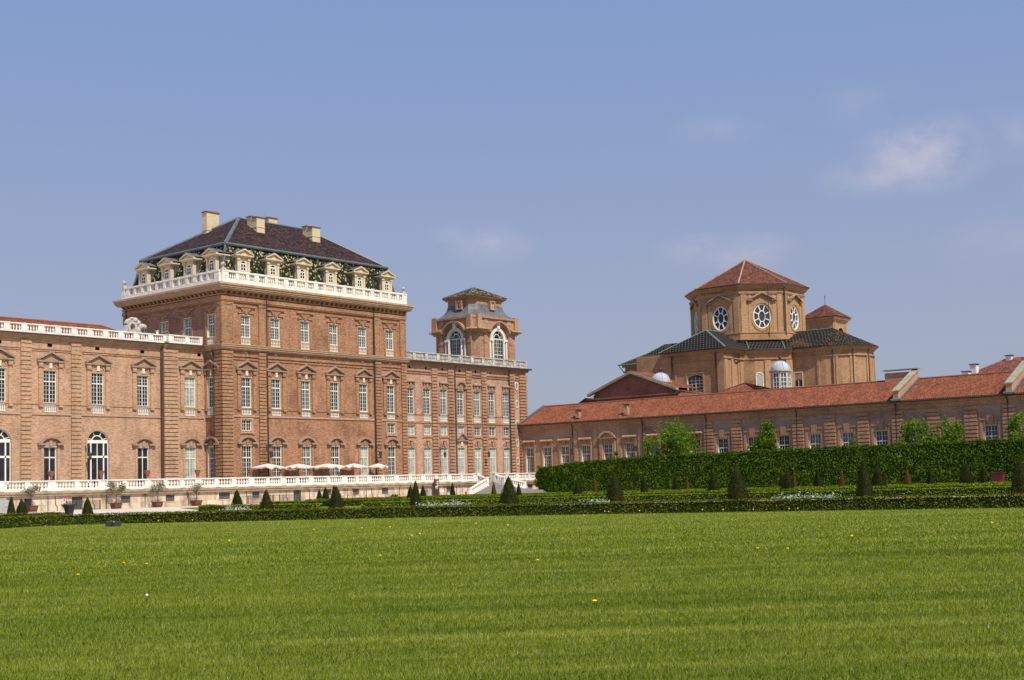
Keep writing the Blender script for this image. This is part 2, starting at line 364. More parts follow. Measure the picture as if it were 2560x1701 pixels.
def autouv(me):
    uv = me.uv_layers.new(name='UVMap')
    nl = len(me.loops)
    if not nl: return
    co = np.empty(len(me.vertices) * 3); me.vertices.foreach_get('co', co); co = co.reshape(-1, 3)
    nrm = np.empty(len(me.polygons) * 3); me.polygons.foreach_get('normal', nrm); nrm = nrm.reshape(-1, 3)
    tot = np.empty(len(me.polygons), int); me.polygons.foreach_get('loop_total', tot)
    vi = np.empty(nl, int); me.loops.foreach_get('vertex_index', vi)
    n = np.repeat(nrm, tot, 0); p = co[vi]
    u = np.stack([-n[:, 1], n[:, 0], np.zeros(nl)], 1); l = np.linalg.norm(u, axis=1)
    flat = l < .05; u[flat] = (1, 0, 0); l[flat] = 1; u /= l[:, None]
    v = np.cross(n, u)
    # lock one orientation so the pattern does not flip between faces
    o = np.stack([(p * u).sum(1), (p * v).sum(1)], 1)
    uv.data.foreach_set('uv', o.astype(np.float32).ravel())
def put(me, name, parent=None, loc=(0, 0, 0), rot=0):
    o = bpy.data.objects.new(name, me); COL.objects.link(o)
    if parent is not None:
        o.parent = parent
        w = Vector(loc)
        if parent.type == 'EMPTY' and parent.parent is None: w = w - parent.location
        o.location = w
    else: o.location = loc
    o.rotation_euler = (0, 0, rot)
    return o
def tag(o, label=None, cat=None, group=None, kind=None):
    if label: o['label'] = label
    if cat: o['category'] = cat
    if group: o['group'] = group
    if kind: o['kind'] = kind
    return o
def thing(name, label, cat, loc=(0, 0, 0), group=None):
    o = bpy.data.objects.new(name, None); o.empty_display_size = .5; COL.objects.link(o); o.location = loc
    return tag(o, label, cat, group)
def dup_tree(o, loc, parent=None, scale=None, rot=None):
    c = o.copy(); COL.objects.link(c); c.parent = parent
    if loc is not None: c.location = loc
    if scale is not None: c.scale = scale
    if rot is not None: c.rotation_euler = (0, 0, rot)
    for ch in list(o.children): dup_tree(ch, None, c)
    return c
def bigmesh(name, verts, faces_n, mat, extra=None):
    """verts (n,k,3): n separate k-gons"""
    n, k = verts.shape[:2]
    me = bpy.data.meshes.new(name)
    me.vertices.add(n * k); me.vertices.foreach_set('co', verts.astype(np.float32).ravel())
    me.loops.add(n * k); me.loops.foreach_set('vertex_index', np.arange(n * k, dtype=np.int32))
    me.polygons.add(n); me.polygons.foreach_set('loop_start', np.arange(0, n * k, k, dtype=np.int32))
    me.materials.append(M[mat] if isinstance(mat, str) else mat)
    me.update(calc_edges=True); return me
def leaf_quads(P, nr, size, tilt=.9, aspect=.6):
    """leaf shaped quads at points P, roughly facing nr"""
    n = len(P)
    d = nr + rng.normal(0, tilt, (n, 3)); d /= np.linalg.norm(d, axis=1)[:, None] + 1e-9
    a = np.cross(d, rng.normal(0, 1, (n, 3))); a /= np.linalg.norm(a, axis=1)[:, None] + 1e-9
    b = np.cross(d, a)
    s = size * rng.uniform(.6, 1.4, n)[:, None]
    return np.stack([P - a * s, P - b * s * aspect, P + a * s, P + b * s * aspect], 1)
def add_leaves(name, quads, mat, parent, loc=(0, 0, 0)):
    return put(bigmesh(name, quads, 4, mat), name, parent, loc)

# ------------------------------------------------------------------ facade pieces (local frame: x along wall, -y outward)
FR = lambda y: ((0, y, 0), 0.0)                 # faces -y
SD = lambda x: ((x, 0, 0), -math.pi / 2)        # faces -x ; local x = -world y
def facade(name, parent, frame, a0, a1, z0, z1, ops, mats, depth=.4):
    b = MB()
    xs = sorted({a0, a1, *[o[0] - o[1] / 2 for o in ops], *[o[0] + o[1] / 2 for o in ops]})
    zs = sorted({z0, z1, *[o[2] for o in ops], *[o[3] for o in ops]})
    for x, X in zip(xs[:-1], xs[1:]):
        run = None
        for z, Z in zip(zs[:-1], zs[1:]):
            cx, cz = (x + X) / 2, (z + Z) / 2
            hole = any(abs(cx - o[0]) < o[1] / 2 and o[2] < cz < o[3] for o in ops)
            if not hole: run = [z, Z] if run is None else [run[0], Z]
            if hole and run: b.poly((x, 0, run[0]), (X, 0, run[0]), (X, 0, run[1]), (x, 0, run[1])); run = None
        if run: b.poly((x, 0, run[0]), (X, 0, run[0]), (X, 0, run[1]), (x, 0, run[1]))
    for o in ops:
        c, w, zb, zt = o[:4]; kind = o[4] if len(o) > 4 else None
        l, r = c - w / 2, c + w / 2
        if kind:
            rise = w / 2 if kind == 'round' else w * .16
            n = 12; arc = []
            for i in range(n + 1):
                u = -1 + 2 * i / n
                arc.append((c + u * w / 2, zt - rise + rise * math.sqrt(max(0, 1 - u * u)) if kind == 'round' else zt - rise * u * u))
            b.m = 0
            for p, q in zip(arc[:-1], arc[1:]): b.poly((p[0], 0, p[1]), (q[0], 0, q[1]), (q[0], 0, zt + .001), (p[0], 0, zt + .001))
        else: arc = [(l, zt), (r, zt)]
        b.m = 1
        ring = [(l, zb)] + arc + [(r, zb)]
        for p, q in zip(ring, ring[1:] + ring[:1]): b.poly((p[0], 0, p[1]), (q[0], 0, q[1]), (q[0], depth, q[1]), (p[0], depth, p[1]))
        b.m = 0
    return b.build(name, mats, parent, *frame)
WC = {}
def window_mesh(w, h, cols=4, rows=5, trans=None, arch=None, bar=.042, dark=False, fan=False, baly=0):
    """white frame standing in the reveal; origin at the bottom centre of the opening; returns (frame, pane)"""
    key = (w, h, cols, rows, trans, arch, bar, fan, baly)
    if key in WC: return WC[key]
    b = MB(); y0, y1 = .2, .32; f = .085
    rise = w / 2 if arch == 'round' else (w * .16 if arch == 'seg' else 0)
    hs = h - rise
    b.box(-w / 2 - .03, -w / 2 + f, y0, y1, baly, hs); b.box(w / 2 - f, w / 2 + .03, y0, y1, baly, hs)
    b.box(-w / 2 + f, w / 2 - f, y0, y1, baly, baly + f)
    if not arch: b.box(-w / 2 + f, w / 2 - f, y0, y1, h - f, h + .03)
    elif arch == 'round':
        b.arcband(0, hs, w / 2 - f, w / 2 + .04, 0, 180, y0, y1, 14)
        b.box(-w / 2 + f, w / 2 - f, y0, y1, hs - .09, hs + .12)
        if fan:
            b.arcband(0, hs + .1, w * .24, w * .24 + .13, 0, 180, y0 + .01, y1 - .01, 12)
            for a in (22, 65, 115, 158):
                ca, sa = math.cos(R(a)), math.sin(R(a)); q = .055
                b.prism([(w * .27 * ca - q * sa, hs + .1 + w * .27 * sa + q * ca), (w * .27 * ca + q * sa, hs + .1 + w * .27 * sa - q * ca),
                         ((w / 2 - .06) * ca + q * sa, hs + (w / 2 - .06) * sa - q * ca), ((w / 2 - .06) * ca - q * sa, hs + (w / 2 - .06) * sa + q * ca)], y0 + .02, y1 - .02)
    else:
        for i in range(8):
            u, U = -1 + i / 4, -1 + (i + 1) / 4
            z, Z = h - rise * u * u, h - rise * U * U
            b.prism([(u * w / 2, z - f), (U * w / 2, Z - f), (U * w / 2, Z + .02), (u * w / 2, z + .02)], y0, y1)
    top = hs - (.09 if arch == 'round' else 0)
    b.box(-.058, .058, y0 + .01, y1 - .01, baly + f, top - (0 if arch else f))
    if trans: b.box(-w / 2 + f, w / 2 - f, y0 + .005, y1 - .005, trans - .08, trans + .08)
    for k in range(1, cols):
        x = -w / 2 + w * k / cols
        if abs(x) > .12: b.box(x - bar / 2, x + bar / 2, y0 + .03, y1 - .03, baly + f, top - .02)
    segs = [(baly, trans, rows)] + [(trans, top, max(1, round(rows * (top - trans) / max(.1, trans - baly))))] if trans else [(baly, top, rows)]
    for z, Z, n in segs:
        for k in range(1, n):
            zz = z + (Z - z) * k / n
            b.box(-w / 2 + f, w / 2 - f, y0 + .035, y1 - .035, zz - bar / 2, zz + bar / 2)
    fm = b.mesh('window', ['white_frame'])
    p = MB()
    if arch == 'round':
        p.poly(*([(-w / 2, .29, baly), (w / 2, .29, baly)] + [(w / 2 * math.cos(R(a)), .29, hs + w / 2 * math.sin(R(a))) for a in range(0, 181, 12)]))
    else: p.poly((-w / 2, .29, baly), (w / 2, .29, baly), (w / 2, .29, h), (-w / 2, .29, h))
    WC[key] = (fm, p); return WC[key]
PC = {}
def window(parent, frame, a, z, w, h, pane='glass', **kw):
    fm, p = window_mesh(w, h, **kw)
    loc, rot = frame
    c, s = math.cos(rot), math.sin(rot)
    o = put(fm, 'window', parent, (loc[0] + a * c, loc[1] + a * s, loc[2] + z), rot)
    k = (id(p), pane)
    if k not in PC: PC[k] = p.mesh('pane', [pane])
    put(PC[k], 'pane', o)
    return o
def place(me, name, parent, frame, a, z):
    loc, rot = frame; c, s = math.cos(rot), math.sin(rot)
    return put(me, name, parent, (loc[0] + a * c, loc[1] + a * s, loc[2] + z), rot)
BALP = [(.075, 0), (.075, .05), (.045, .09), (.085, .28), (.05, .5), (.04, .62), (.07, .68), (.07, .74)]
def balustrade(parent, name, frame, a0, a1, z, h, mat, piers=(), sp=.36, th=.34, base=.16, rail=.16, fine=6, y=0, rs=1.4):
    b = MB(); zb, zt = z + base, z + h - rail
    b.box(a0, a1, y - th / 2, y + th / 2, z, zb); b.box(a0 - .02, a1 + .02, y - th / 2 - .05, y + th / 2 + .05, zt, z + h)
    ps = sorted(piers)
    for c, w in ps: b.box(c - w / 2, c + w / 2, y - th / 2 - .02, y + th / 2 + .02, zb, zt)
    for c, w in ps: b.box(c - w / 2 - .03, c + w / 2 + .03, y - th / 2 - .07, y + th / 2 + .07, zt + .04, z + h + .015)
    edges = [a0] + [v for c, w in ps for v in (c - w / 2, c + w / 2)] + [a1]
    k = (zt - zb) / .74
    for e0, e1 in zip(edges[0::2], edges[1::2]):
        n = int((e1 - e0) / sp)
        for i in range(n):
            x = e0 + (e1 - e0) * (i + .5) / n
            b.lathe([(r * rs, q * k) for r, q in BALP], (x, y, zb), fine)
    return b.build(name, [mat], parent, *frame)
def sill_balustrade_mesh(w, h, mat='white_frame', n=6):
    b = MB(); b.box(-w / 2, w / 2, -.04, .14, 0, .12); b.box(-w / 2 - .02, w / 2 + .02, -.05, .15, h - .12, h)
    for i in range(n):
        b.lathe([(r * 1.15, .12 + q * (h - .24) / .74) for r, q in BALP], (-w / 2 + w * (i + .5) / n, .05, 0), 6)
    b.box(-w / 2, w / 2, .3, .36, 0, h)
    return b.mesh('window_balustrade', [mat])
def quoin(parent, name, frame, a0, a1, z0, z1, mat, step=.52, out=.2, corner=None, gap=.12):
    """rusticated pilaster of projecting brick bands"""
    b = MB(); b.box(a0 + .08, a1 - .08, -.03, .05, z0, z1)
    n = int((z1 - z0) / step)
    for i in range(n):
        z = z0 + (z1 - z0) * i / n; Z = z0 + (z1 - z0) * (i + 1) / n - gap
        b.box(a0, a1, -out, .02, z, Z)
    if corner == 'L':
        pass
    return b.build(name, [mat], parent, *frame)
def band(parent, name, frame, a0, a1, prof, mat, ret0=True):
    """moulding: prof = [(z0,z1,out),...]"""
    b = MB()
    for z, Z, o in prof: b.box(a0 - (o if ret0 else 0), a1 + (o if ret0 else 0), -o, .04, z, Z)
    return b.build(name, [mat] if isinstance(mat, str) else mat, parent, *frame)
def pediment_mesh(hw, trim, grey, zc=0, rise=1.25, side=True):
    """triangular window hood with side pilasters; local z=0 at the window head (18.5)"""
    b = MB(); t = .24; zb = 1.05
    b.m = 1
    b.box(-hw, -.5 * hw, -.42, .02, zb, zb + .22); b.box(.5 * hw, hw, -.42, .02, zb, zb + .22); b.box(-.5 * hw + .001, .5 * hw - .001, -.3, .02, zb + .02, zb + .2)
    for s in (-1, 1):
        b.prism([(s * hw, zb + .225), (s * hw, zb + .225 + t), (0, zb + .225 + rise), (0, zb + .225 + rise - t)], -.46, .02)
    b.m = 0
    b.prism([(-hw + .5, zb + .223), (hw - .5, zb + .223), (0, zb + rise - .12)], -.12, .02)
    if side:
        for s in (-1, 1):
            x = s * (hw - .52)
            b.box(x - .26, x + .26, -.16, .02, -4.6, .4); b.box(x - .33, x + .33, -.3, .02, .4, 1.04); b.box(x - .3, x + .3, -.26, .02, -4.85, -4.6)
            b.box(x - .3, x + .3, -.21, .02, -1.0, -.85)
        b.box(-.9, .9, -.1, .02, .12, .3)
        b.arcband(0, .1, .95, 1.1, 12, 168, -.1, .02, 8)
    b.m = 2
    b.box(-.2, .2, -.2, .02, .25, 1.0); b.box(-.97, .97, -.05, .03, -.001, .11)
    return b.mesh('window_hood', [trim, grey, 'cream_reveal'])
def archhood_mesh(hw, trim, grey, rise=1.05):
    """segmental ground-floor hood, local z=0 at door head"""
    b = MB(); zb = .25
    r = (hw * hw + rise * rise) / (2 * rise); cz = zb + .2 + rise - r; an = math.degrees(math.asin(min(1, hw / r)))
    b.m = 1
    b.arcband(0, cz, r - .3, r, 90 - an, 90 + an, -.42, .02, 14)
    b.box(-hw - .05, -hw * .45, -.44, .02, zb, zb + .26); b.box(hw * .45, hw + .05, -.44, .02, zb, zb + .26)
    b.m = 0
    b.box(-.72, .72, -.1, .02, .12, .75); b.box(-.22, .22, -.2, .02, .12, 1.0)
    for s in (-1, 1): b.box(s * 1.18 - .17, s * 1.18 + .17, -.1, .02, -5.6, zb)
    b.m = 2; b.box(-.97, .97, -.05, .03, -.001, .11)
    return b.mesh('door_hood', [trim, grey, 'cream_reveal'])
def flathood_mesh(trim, grey, hw=1.05, key=True):
    b = MB(); b.m = 1
    b.box(-hw - .05, hw + .05, -.4, .02, .95, 1.12); b.hexa([(-hw - .05, -.4, 1.121), (hw + .05, -.4, 1.121), (hw + .05, .02, 1.121), (-hw - .05, .02, 1.121)], [(-hw + .1, -.15, 1.4), (hw - .1, -.15, 1.4), (hw - .1, .02, 1.4), (-hw + .1, .02, 1.4)])
    b.m = 0
    b.box(-hw + .1, hw - .1, -.12, .02, .12, .6); b.box(-.22, .22, -.25, .02, .12, .95); b.box(-hw + .12, -hw + .42, -.25, .02, .6, .95); b.box(hw - .42, hw - .12, -.25, .02, .6, .95)
    for s in (-1, 1): b.box(s * 1.12 - .13, s * 1.12 + .13, -.09, .02, -4.5, .12)
    b.m = 2; b.box(-.98, .98, -.05, .03, -.001, .11)
    return b.mesh('window_hood', [trim, grey, 'cream_reveal'])
def keystone_mesh(trim):
    b = MB()
    b.prism([(-.2, .12), (.2, .12), (.3, 1.0), (-.3, 1.0)], -.2, .02)
    for s in (-1, 1):
        b.prism([(s * .3, .12), (s * .5, .12), (s * .75, .8), (s * .48, .85)], -.1, .02); b.prism([(s * .6, .12), (s * .82, .12), (s * 1.15, .55), (s * .9, .68)], -.1, .02)
        b.box(s * 1.14 - .14, s * 1.14 + .14, -.1, .02, -5.6, .1)
    b.box(-.38, .38, -.26, .02, 1.0, 1.16)
    b.m = 1; b.box(-.98, .98, -.05, .03, -.001, .11)
    return b.mesh('door_hood', [trim, 'cream_reveal'])
def mezz_mesh(trim):
    b = MB()
    for s in (-1, 1): b.box(s * 1.05 - .13, s * 1.05 + .13, -.06, .03, -.2, 1.75)
    b.box(-1.18, 1.18, -.065, .03, 1.62, 1.85); b.box(-1.25, 1.25, -.16, .02, -.42, -.2); b.box(-1.28, -.95, -.14, .02, -.55, -.421); b.box(.95, 1.28, -.14, .02, -.55, -.421)
    return b.mesh('window_surround', [trim])
def upperhood_mesh(trim):
    b = MB()
    b.box(-1.75, 1.75, -.25, .02, 1.15, 1.35); b.box(-1.5, -.5, -.2, .02, .25, .4); b.box(.5, 1.5, -.2, .02, .25, .4)
    b.prism([(-.3, .3), (.3, .3), (1.1, 1.149), (-1.1, 1.149)], -.16, .02); b.prism([(-.25, .12), (.25, .12), (.35, .75), (-.35, .75)], -.24, .01)
    for s in (-1, 1): b.box(s * 1.15 - .14, s * 1.15 + .14, -.08, .02, -4.2, .24)
    b.m = 1; b.box(-.97, .97, -.05, .03, -.001, .11)
    return b.mesh('window_hood', [trim, 'cream_reveal'])
def pipe(parent, frame, a, z0, z1, r=.09, y=-.3, bend=0):
    b = MB(); p = [(a, y, z0), (a, y, z1 - .6)]
    p += [(a + bend * .5, y - .2, z1 - .3), (a + bend, y - .5, z1)] if bend else [(a, y - .3, z1)]
    b.tube(p, r, 6)
    return b.build('downpipe', ['pipe'], parent, *frame)
def vent_mesh(w=.75, h=.5):
    b = MB(); b.m = 0
    for x0, x1, z0, z1 in ((-w / 2 - .1, w / 2 + .1, -.09, 0), (-w / 2 - .1, w / 2 + .1, h, h + .07), (-w / 2 - .1, -w / 2, 0, h), (w / 2, w / 2 + .1, 0, h)): b.box(x0, x1, -.04, .03, z0, z1)
    b.m = 1; b.poly((-w / 2, -.006, 0), (w / 2, -.006, 0), (w / 2, -.006, h), (-w / 2, -.006, h))
    return b.mesh('attic_vent', ['brick_trim', 'dark_void'])
def roof_quad(b, *p): b.poly(*p)

exec_parts = []
def ringband(parent, name, x0, x1, y0, y1, prof, mat):
    b = MB()
    for z, Z, o in prof: b.box(x0 - o, x1 + o, y0 - o, y1 + o, z, Z)
    return b.build(name, mat, parent)
HEAD = 18.45
# ================================================================== PAVILION
pav = thing('palace_pavilion', 'tall brick palace pavilion with steep speckled mansard roof, dormers and pale chimneys', 'building', (19, 12, 2.55))
W, D = 37.8, 24.1
CX = [4.33, 9.97, 15.85, 21.79, 28.05, 34.23]
F0, S0 = FR(0), SD(0)
ops = []
for c in CX: ops += [(c, 1.78, 23.28, 27.6), (c, 1.78, 12.95, HEAD), (c, 1.78, 2.5, 8.42), (c, .62, 21.68, 22.14)]
for c in (CX[0], CX[5]): ops.append((c, 1.78, 10.65, 12.2))
facade('front_wall', pav, F0, 0, W, 2.5, 31.3, ops, ['brick_red', 'cream_reveal'])
YS = [2.5, 8.15, 13.75, 19.2]
ops = [(-y, 1.85, 23.28, 27.5) for y in YS] + [(-2.62, 1.75, 12.95, HEAD), (-2.62, 1.75, 2.5, 8.36), (-2.62, .62, 21.68, 22.14)]
facade('side_wall', pav, S0, -D, 0, 2.5, 31.3, ops, ['brick_side', 'cream_reveal'])
b = MB(); b.poly((W, 0, 2.5), (W, D, 2.5), (W, D, 31.3), (W, 0, 31.3)); b.poly((0, D, 2.5), (W, D, 2.5), (W, D, 31.3), (0, D, 31.3))
b.build('rear_wall', 'brick_red', pav)
ped_red = pediment_mesh(1.98, 'brick_trim', 'hood_grey'); arch_red = archhood_mesh(1.8, 'brick_trim', 'hood_grey'); up_red = upperhood_mesh('brick_trim'); mez_red = mezz_mesh('stone_brown')
sb = sill_balustrade_mesh(1.74, 1.12); sbu = sill_balustrade_mesh(1.74, 1.12, 'cream_reveal')
def col_pav(fr, c, w=1.78, zb=8.42, pane=('glass_grey', 'glass', 'glass'), low=True):
    window(pav, fr, c, 23.28, w, 4.3, pane[0], cols=4, rows=4, trans=2.95, baly=1.12); place(sbu, 'window_balustrade', pav, fr, c, 23.28); place(up_red, 'window_hood', pav, fr, c, 27.62)
    if low:
        window(pav, fr, c, 12.95, w, 5.5, pane[1], cols=4, rows=5, trans=4.15, baly=1.12); place(sb, 'window_balustrade', pav, fr, c, 12.95); place(ped_red, 'window_hood', pav, fr, c, HEAD)
        window(pav, fr, c, 2.5, w, zb - 2.5, pane[2], cols=4, rows=6, trans=4.2); place(arch_red, 'door_hood', pav, fr, c, zb)
        window(pav, fr, c, 21.68, .62, .46, 'glass', cols=2, rows=1)
pn = [('glass_grey', 'glass', 'glass'), ('glass_grey', 'glass', 'glass'), ('glass_grey', 'glass_grey', 'glass_grey'), ('glass_grey', 'glass', 'glass'), ('glass_grey', 'glass', 'blind'), ('glass_grey', 'glass', 'glass')]
for c, q in zip(CX, pn): col_pav(F0, c, pane=q)
for i, y in enumerate(YS): col_pav(S0, -y, 1.78, 8.36, low=(i == 0))
for c in (CX[0], CX[5]):
    window(pav, F0, c, 10.65, 1.78, 1.55, 'glass', cols=4, rows=3); place(mez_red, 'window_surround', pav, F0, c, 10.65)
quoin(pav, 'quoin_pilaster', F0, -.28, 1.75, 2.5, 22.3, 'brick_trim', out=.3)
quoin(pav, 'quoin_pilaster', S0, -1.5, .27, 2.5, 22.3, 'brick_trim', out=.28)
for a, a2 in ((6.6, 7.95), (30.62, 32.0), (36.7, 37.95)): quoin(pav, 'quoin_pilaster', F0, a, a2, 2.5, 22.3, 'brick_trim', out=.22)
def panel_pil(parent, fr, a, a2, z, Z, mat, out=.14):
    b = MB(); b.box(a, a2, -out, .02, z, Z)
    b.box(a, a + .22, -out - .07, -out + .01, z + .3, Z - .3); b.box(a2 - .22, a2, -out - .07, -out + .01, z + .3, Z - .3); b.box(a + .22, a2 - .22, -out - .07, -out + .01, Z - .62, Z - .3)
    return b.build('pilaster', mat, parent, *fr)
for fr, a, a2 in ((F0, -.14, 2.0), (F0, 6.7, 8.15), (F0, 30.6, 31.95), (F0, 36.55, 37.95), (S0, -1.45, .12), (S0, -D - .1, -D + 1.8)): panel_pil(pav, fr, a, a2, 23.2, 29.6, 'brick_trim')
ringband(pav, 'string_course', 0, W, 0, D, [(29.45, 29.62, .22), (29.62, 29.95, .3), (29.95, 30.2, .24)], 'brick_trim')
ringband(pav, 'cornice', 0, W, 0, D, [(31.0, 31.2, .82), (31.2, 31.42, 1.0), (31.42, 31.7, 1.12), (31.7, 32.0, 1.26)], 'stone_brown')
b = MB()
for i in range(38):
    x = .3 + i * 1.01
    b.hexa([(x, -.27, 30.5), (x + .26, -.27, 30.5), (x + .26, .02, 30.5), (x, .02, 30.5)], [(x, -.72, 31.0), (x + .26, -.72, 31.0), (x + .26, .02, 31.0), (x, .02, 31.0)])
for i in range(24):
    y = .6 + i * 1.01
    b.hexa([(-.27, y, 30.5), (.02, y, 30.5), (.02, y + .26, 30.5), (-.27, y + .26, 30.5)], [(-.72, y, 31.0), (.02, y, 31.0), (.02, y + .26, 31.0), (-.72, y + .26, 31.0)])
b.box(-.29, W + .29, -.29, D + .29, 30.32, 30.52)
b.build('cornice_brackets', 'brick_trim', pav)
ringband(pav, 'mid_cornice', 0, W, 0, D, [(22.35, 22.55, .34), (22.55, 22.8, .5), (22.8, 23.05, .62), (23.05, 23.16, .7)], 'stone_brown')
ringband(pav, 'string_course', 0, W, 0, D, [(21.0, 21.15, .12), (21.45, 21.6, .15)], 'brick_trim')
band(pav, 'string_course', F0, 0, W, [(12.62, 12.85, .13)], 'stone_brown', False); band(pav, 'string_course', F0, 1.8, W, [(13.75, 13.9, .1)], 'brick_trim', False)
band(pav, 'string_course', S0, -4, 0, [(12.62, 12.85, .13)], 'stone_brown', False)
pipe(pav, F0, 8.1, 2.5, 31.2, .08); pipe(pav, F0, 30.42, 2.5, 31.2, .12); pipe(pav, S0, -1.72, 2.5, 22.4, .09); pipe(pav, S0, -23.2, 23, 31, .1)
# roof balustrade
pf_ = [(0.15, 1.1), (W - .62, 1.1)] + [(x, .8) for x in (5.9, 11.6, 17.6, 23.6, 29.8)] + [(x, .5) for x in (2.3, 4.2, 7.7, 9.7, 13.4, 15.6, 19.4, 21.6, 25.6, 27.8, 31.7, 33.6, 35.6)]
balustrade(pav, 'roof_balustrade', FR(-.55), -.4, W - .05, 32.02, 1.85, 'stone_white', pf_, .31, .4, .62, .26)
balustrade(pav, 'roof_balustrade', SD(-.5), -D + .2, .33, 32.02, 1.85, 'stone_white', [(-D + .75, 1.0), (-.25, 1.1)] + [(-y, .8) for y in (5.4, 11, 16.6, 22.2)] + [(-y, .5) for y in (2.4, 3.9, 7.2, 9.2, 12.8, 14.8, 18.4, 20.4)], .31, .398, .62, .26)
fin = MB(); fin.lathe([(.42, 0), (.42, .25), (.2, .32), (.16, .5), (.3, .62), (.36, .8), (.3, .98), (.12, 1.12), (.05, 1.16)], (0, 0, 0), 10); fin = fin.mesh('ball_finial', ['stone_weathered'])
for x, y in ((-.1, -.5), (W - .55, -.5), (-.5, D - .8)): put(fin, 'ball_finial', pav, (x, y, 33.88))
# mansard
b = MB(); b.m = 0
Bq = [(.55, .7), (37.2, .7), (37.2, 23.7), (.55, 23.7)]; Tq = [(2.35, 2.0), (35.8, 2.0), (35.8, 22.9), (2.35, 22.9)]
for i in range(4):
    j = (i + 1) % 4
    b.poly((*Bq[i], 32.0), (*Bq[j], 32.0), (*Tq[j], 38.3), (*Tq[i], 38.3))
b.build('mansard', 'roof_mansard', pav)
b = MB(); b.poly((-.4, -.4, 32.03), (W + .4, -.4, 32.03), (W + .4, D + .4, 32.03), (-.4, D + .4, 32.03)); b.build('roof_gutter', 'lead', pav)
b = MB(); rz = 45.2; rA, rB = (13.3, 12.4, rz), (27.6, 12.4, rz)
T4 = [(2.2, 1.85, 38.35), (35.95, 1.85, 38.35), (35.95, 23.05, 38.35), (2.2, 23.05, 38.35)]
b.poly(T4[0], T4[1], rB, rA); b.poly(T4[1], T4[2], rB); b.poly(T4[2], T4[3], rA, rB); b.poly(T4[3], T4[0], rA)
b.build('upper_roof', 'roof_brown', pav)
b = MB()
for i in range(4): b.tube([T4[i], T4[(i + 1) % 4]], .24, 8)
for i, r in ((0, rA), (1, rB), (2, rB), (3, rA)): b.tube([T4[i], r], .3, 6)
b.tube([rA, rB], .22, 6)
for i in range(4): b.tube([(*Bq[i], 32.0), (*Tq[i], 38.3)], .19, 6)
b.build('roof_flashing', 'lead_strip', pav)
def dormer_meshes():
    b = MB(); b.m = 0
    # front plate with arched opening
    w = 1.0
    for s in (-1, 1):
        b.box(s * .8 - .3, s * .8 + .3, 0, 2.0, 0, 4.25)
        b.prism([(s * 1.1, 0), (s * 1.55, 0), (s * 1.55, .75), (s * 1.4, 1.25), (s * 1.2, 1.6), (s * 1.1, 1.9)], .08, .7)
        b.box(s * .95 - .2, s * .95 + .2, -.1, .05, .4, 3.9); b.box(s * .97 - .26, s * .97 + .26, -.2, .05, 3.85, 4.2)
    b.box(-.5, .5, .05, 1.8, 0, 2.25)
    xs = [-.5 + i / 10 for i in range(11)]
    for x, X in zip(xs[:-1], xs[1:]):
        z, Z = 3.35 + math.sqrt(max(0, .25 - x * x)), 3.35 + math.sqrt(max(0, .25 - X * X))
        b.prism([(x, z), (X, Z), (X, 4.25), (x, 4.25)], .012, .35)
    b.box(-1.5, 1.5, -.28, 2.2, 4.252, 4.45); b.box(-1.68, 1.68, -.45, 2.2, 4.45, 4.65)
    for s in (-1, 1): b.prism([(s * 1.68, 4.653), (s * 1.68, 4.85), (0, 5.6), (0, 5.38)], -.48, -.05)
    b.prism([(-1.5, 4.655), (1.5, 4.655), (0, 5.3)], -.2, .1)
    b.m = 1
    for s in (-1, 1): b.poly((s * 1.74, -.5, 4.86), (0, -.5, 5.62), (0, 2.9, 5.62), (s * 1.74, 2.9, 4.86))
    for s in (-1, 1): b.prism([(s * 1.1, 2.0), (s * 1.12, 4.2), (s * 1.7, 4.2), (s * 1.35, 3.2)], .5, 2.2)
    return b.mesh('dormer', ['cream', 'lead'])
dm = dormer_meshes()
def dwin():
    b = MB(); y0, y1 = .02, .1
    b.box(-.5, -.4, y0, y1, 2.25, 3.35); b.box(.4, .5, y0, y1, 2.25, 3.35); b.box(-.4, .4, y0, y1, 2.25, 2.37); b.box(-.4, .4, y0, y1, 3.28, 3.44); b.box(-.05, .05, y0 + .01, y1 - .01, 2.37, 3.28)
    b.box(-.4, .4, y0 + .02, y1 - .02, 2.8, 2.86); b.arcband(0, 3.35, .42, .5, 0, 180, y0, y1, 10)
    b.m = 1; b.poly(*([(-.5, .085, 2.25), (.5, .085, 2.25)] + [(.5 * math.cos(R(a)), .085, 3.35 + .5 * math.sin(R(a))) for a in range(0, 181, 15)]))
    return b.mesh('dormer_window', ['white_paint', 'glass'])
dw = dwin()
for c in CX: put(dw, 'dormer_window', place(dm, 'dormer', pav, FR(.5), c + .12, 32.0))
for y in (3.1, 8.5, 14.0, 19.9): put(dw, 'dormer_window', place(dm, 'dormer', pav, SD(.62), -y, 32.0))
def chimney(x0, x1, y0, y1, z0, z1, caps=1):
    b = MB(); b.box(x0, x1, y0, y1, z0, z1); b.box(x0 - .06, x1 + .06, y0 - .06, y1 + .06, z0 + (z1 - z0) * .52, z0 + (z1 - z0) * .52 + .12)
    b.m = 1
    if caps == 1:
        b.box(x0 - .14, x1 + .14, y0 - .14, y1 + .14, z1 + .003, z1 + .1); b.box(x0 - .02, x1 + .02, y0 - .02, y1 + .02, z1 + .1, z1 + .2)
    else:
        ym = (y0 + y1) / 2
        b.m = 0; b.box(x0, x1, ym + .12, y1, z1 + .002, z1 + .3); b.m = 1
        b.box(x0 - .14, x1 + .14, y0 - .14, ym - .1, z1 + .003, z1 + .12); b.box(x0 - .14, x1 + .14, ym + .02, y1 + .14, z1 + .3, z1 + .42)
    b.tube([(x0 + .2, y1 - .2, z1), (x0 + .2, y1 - .2, z1 + .9)], .025, 4)
    return b.build('chimney', ['cream', 'terracotta'], pav)
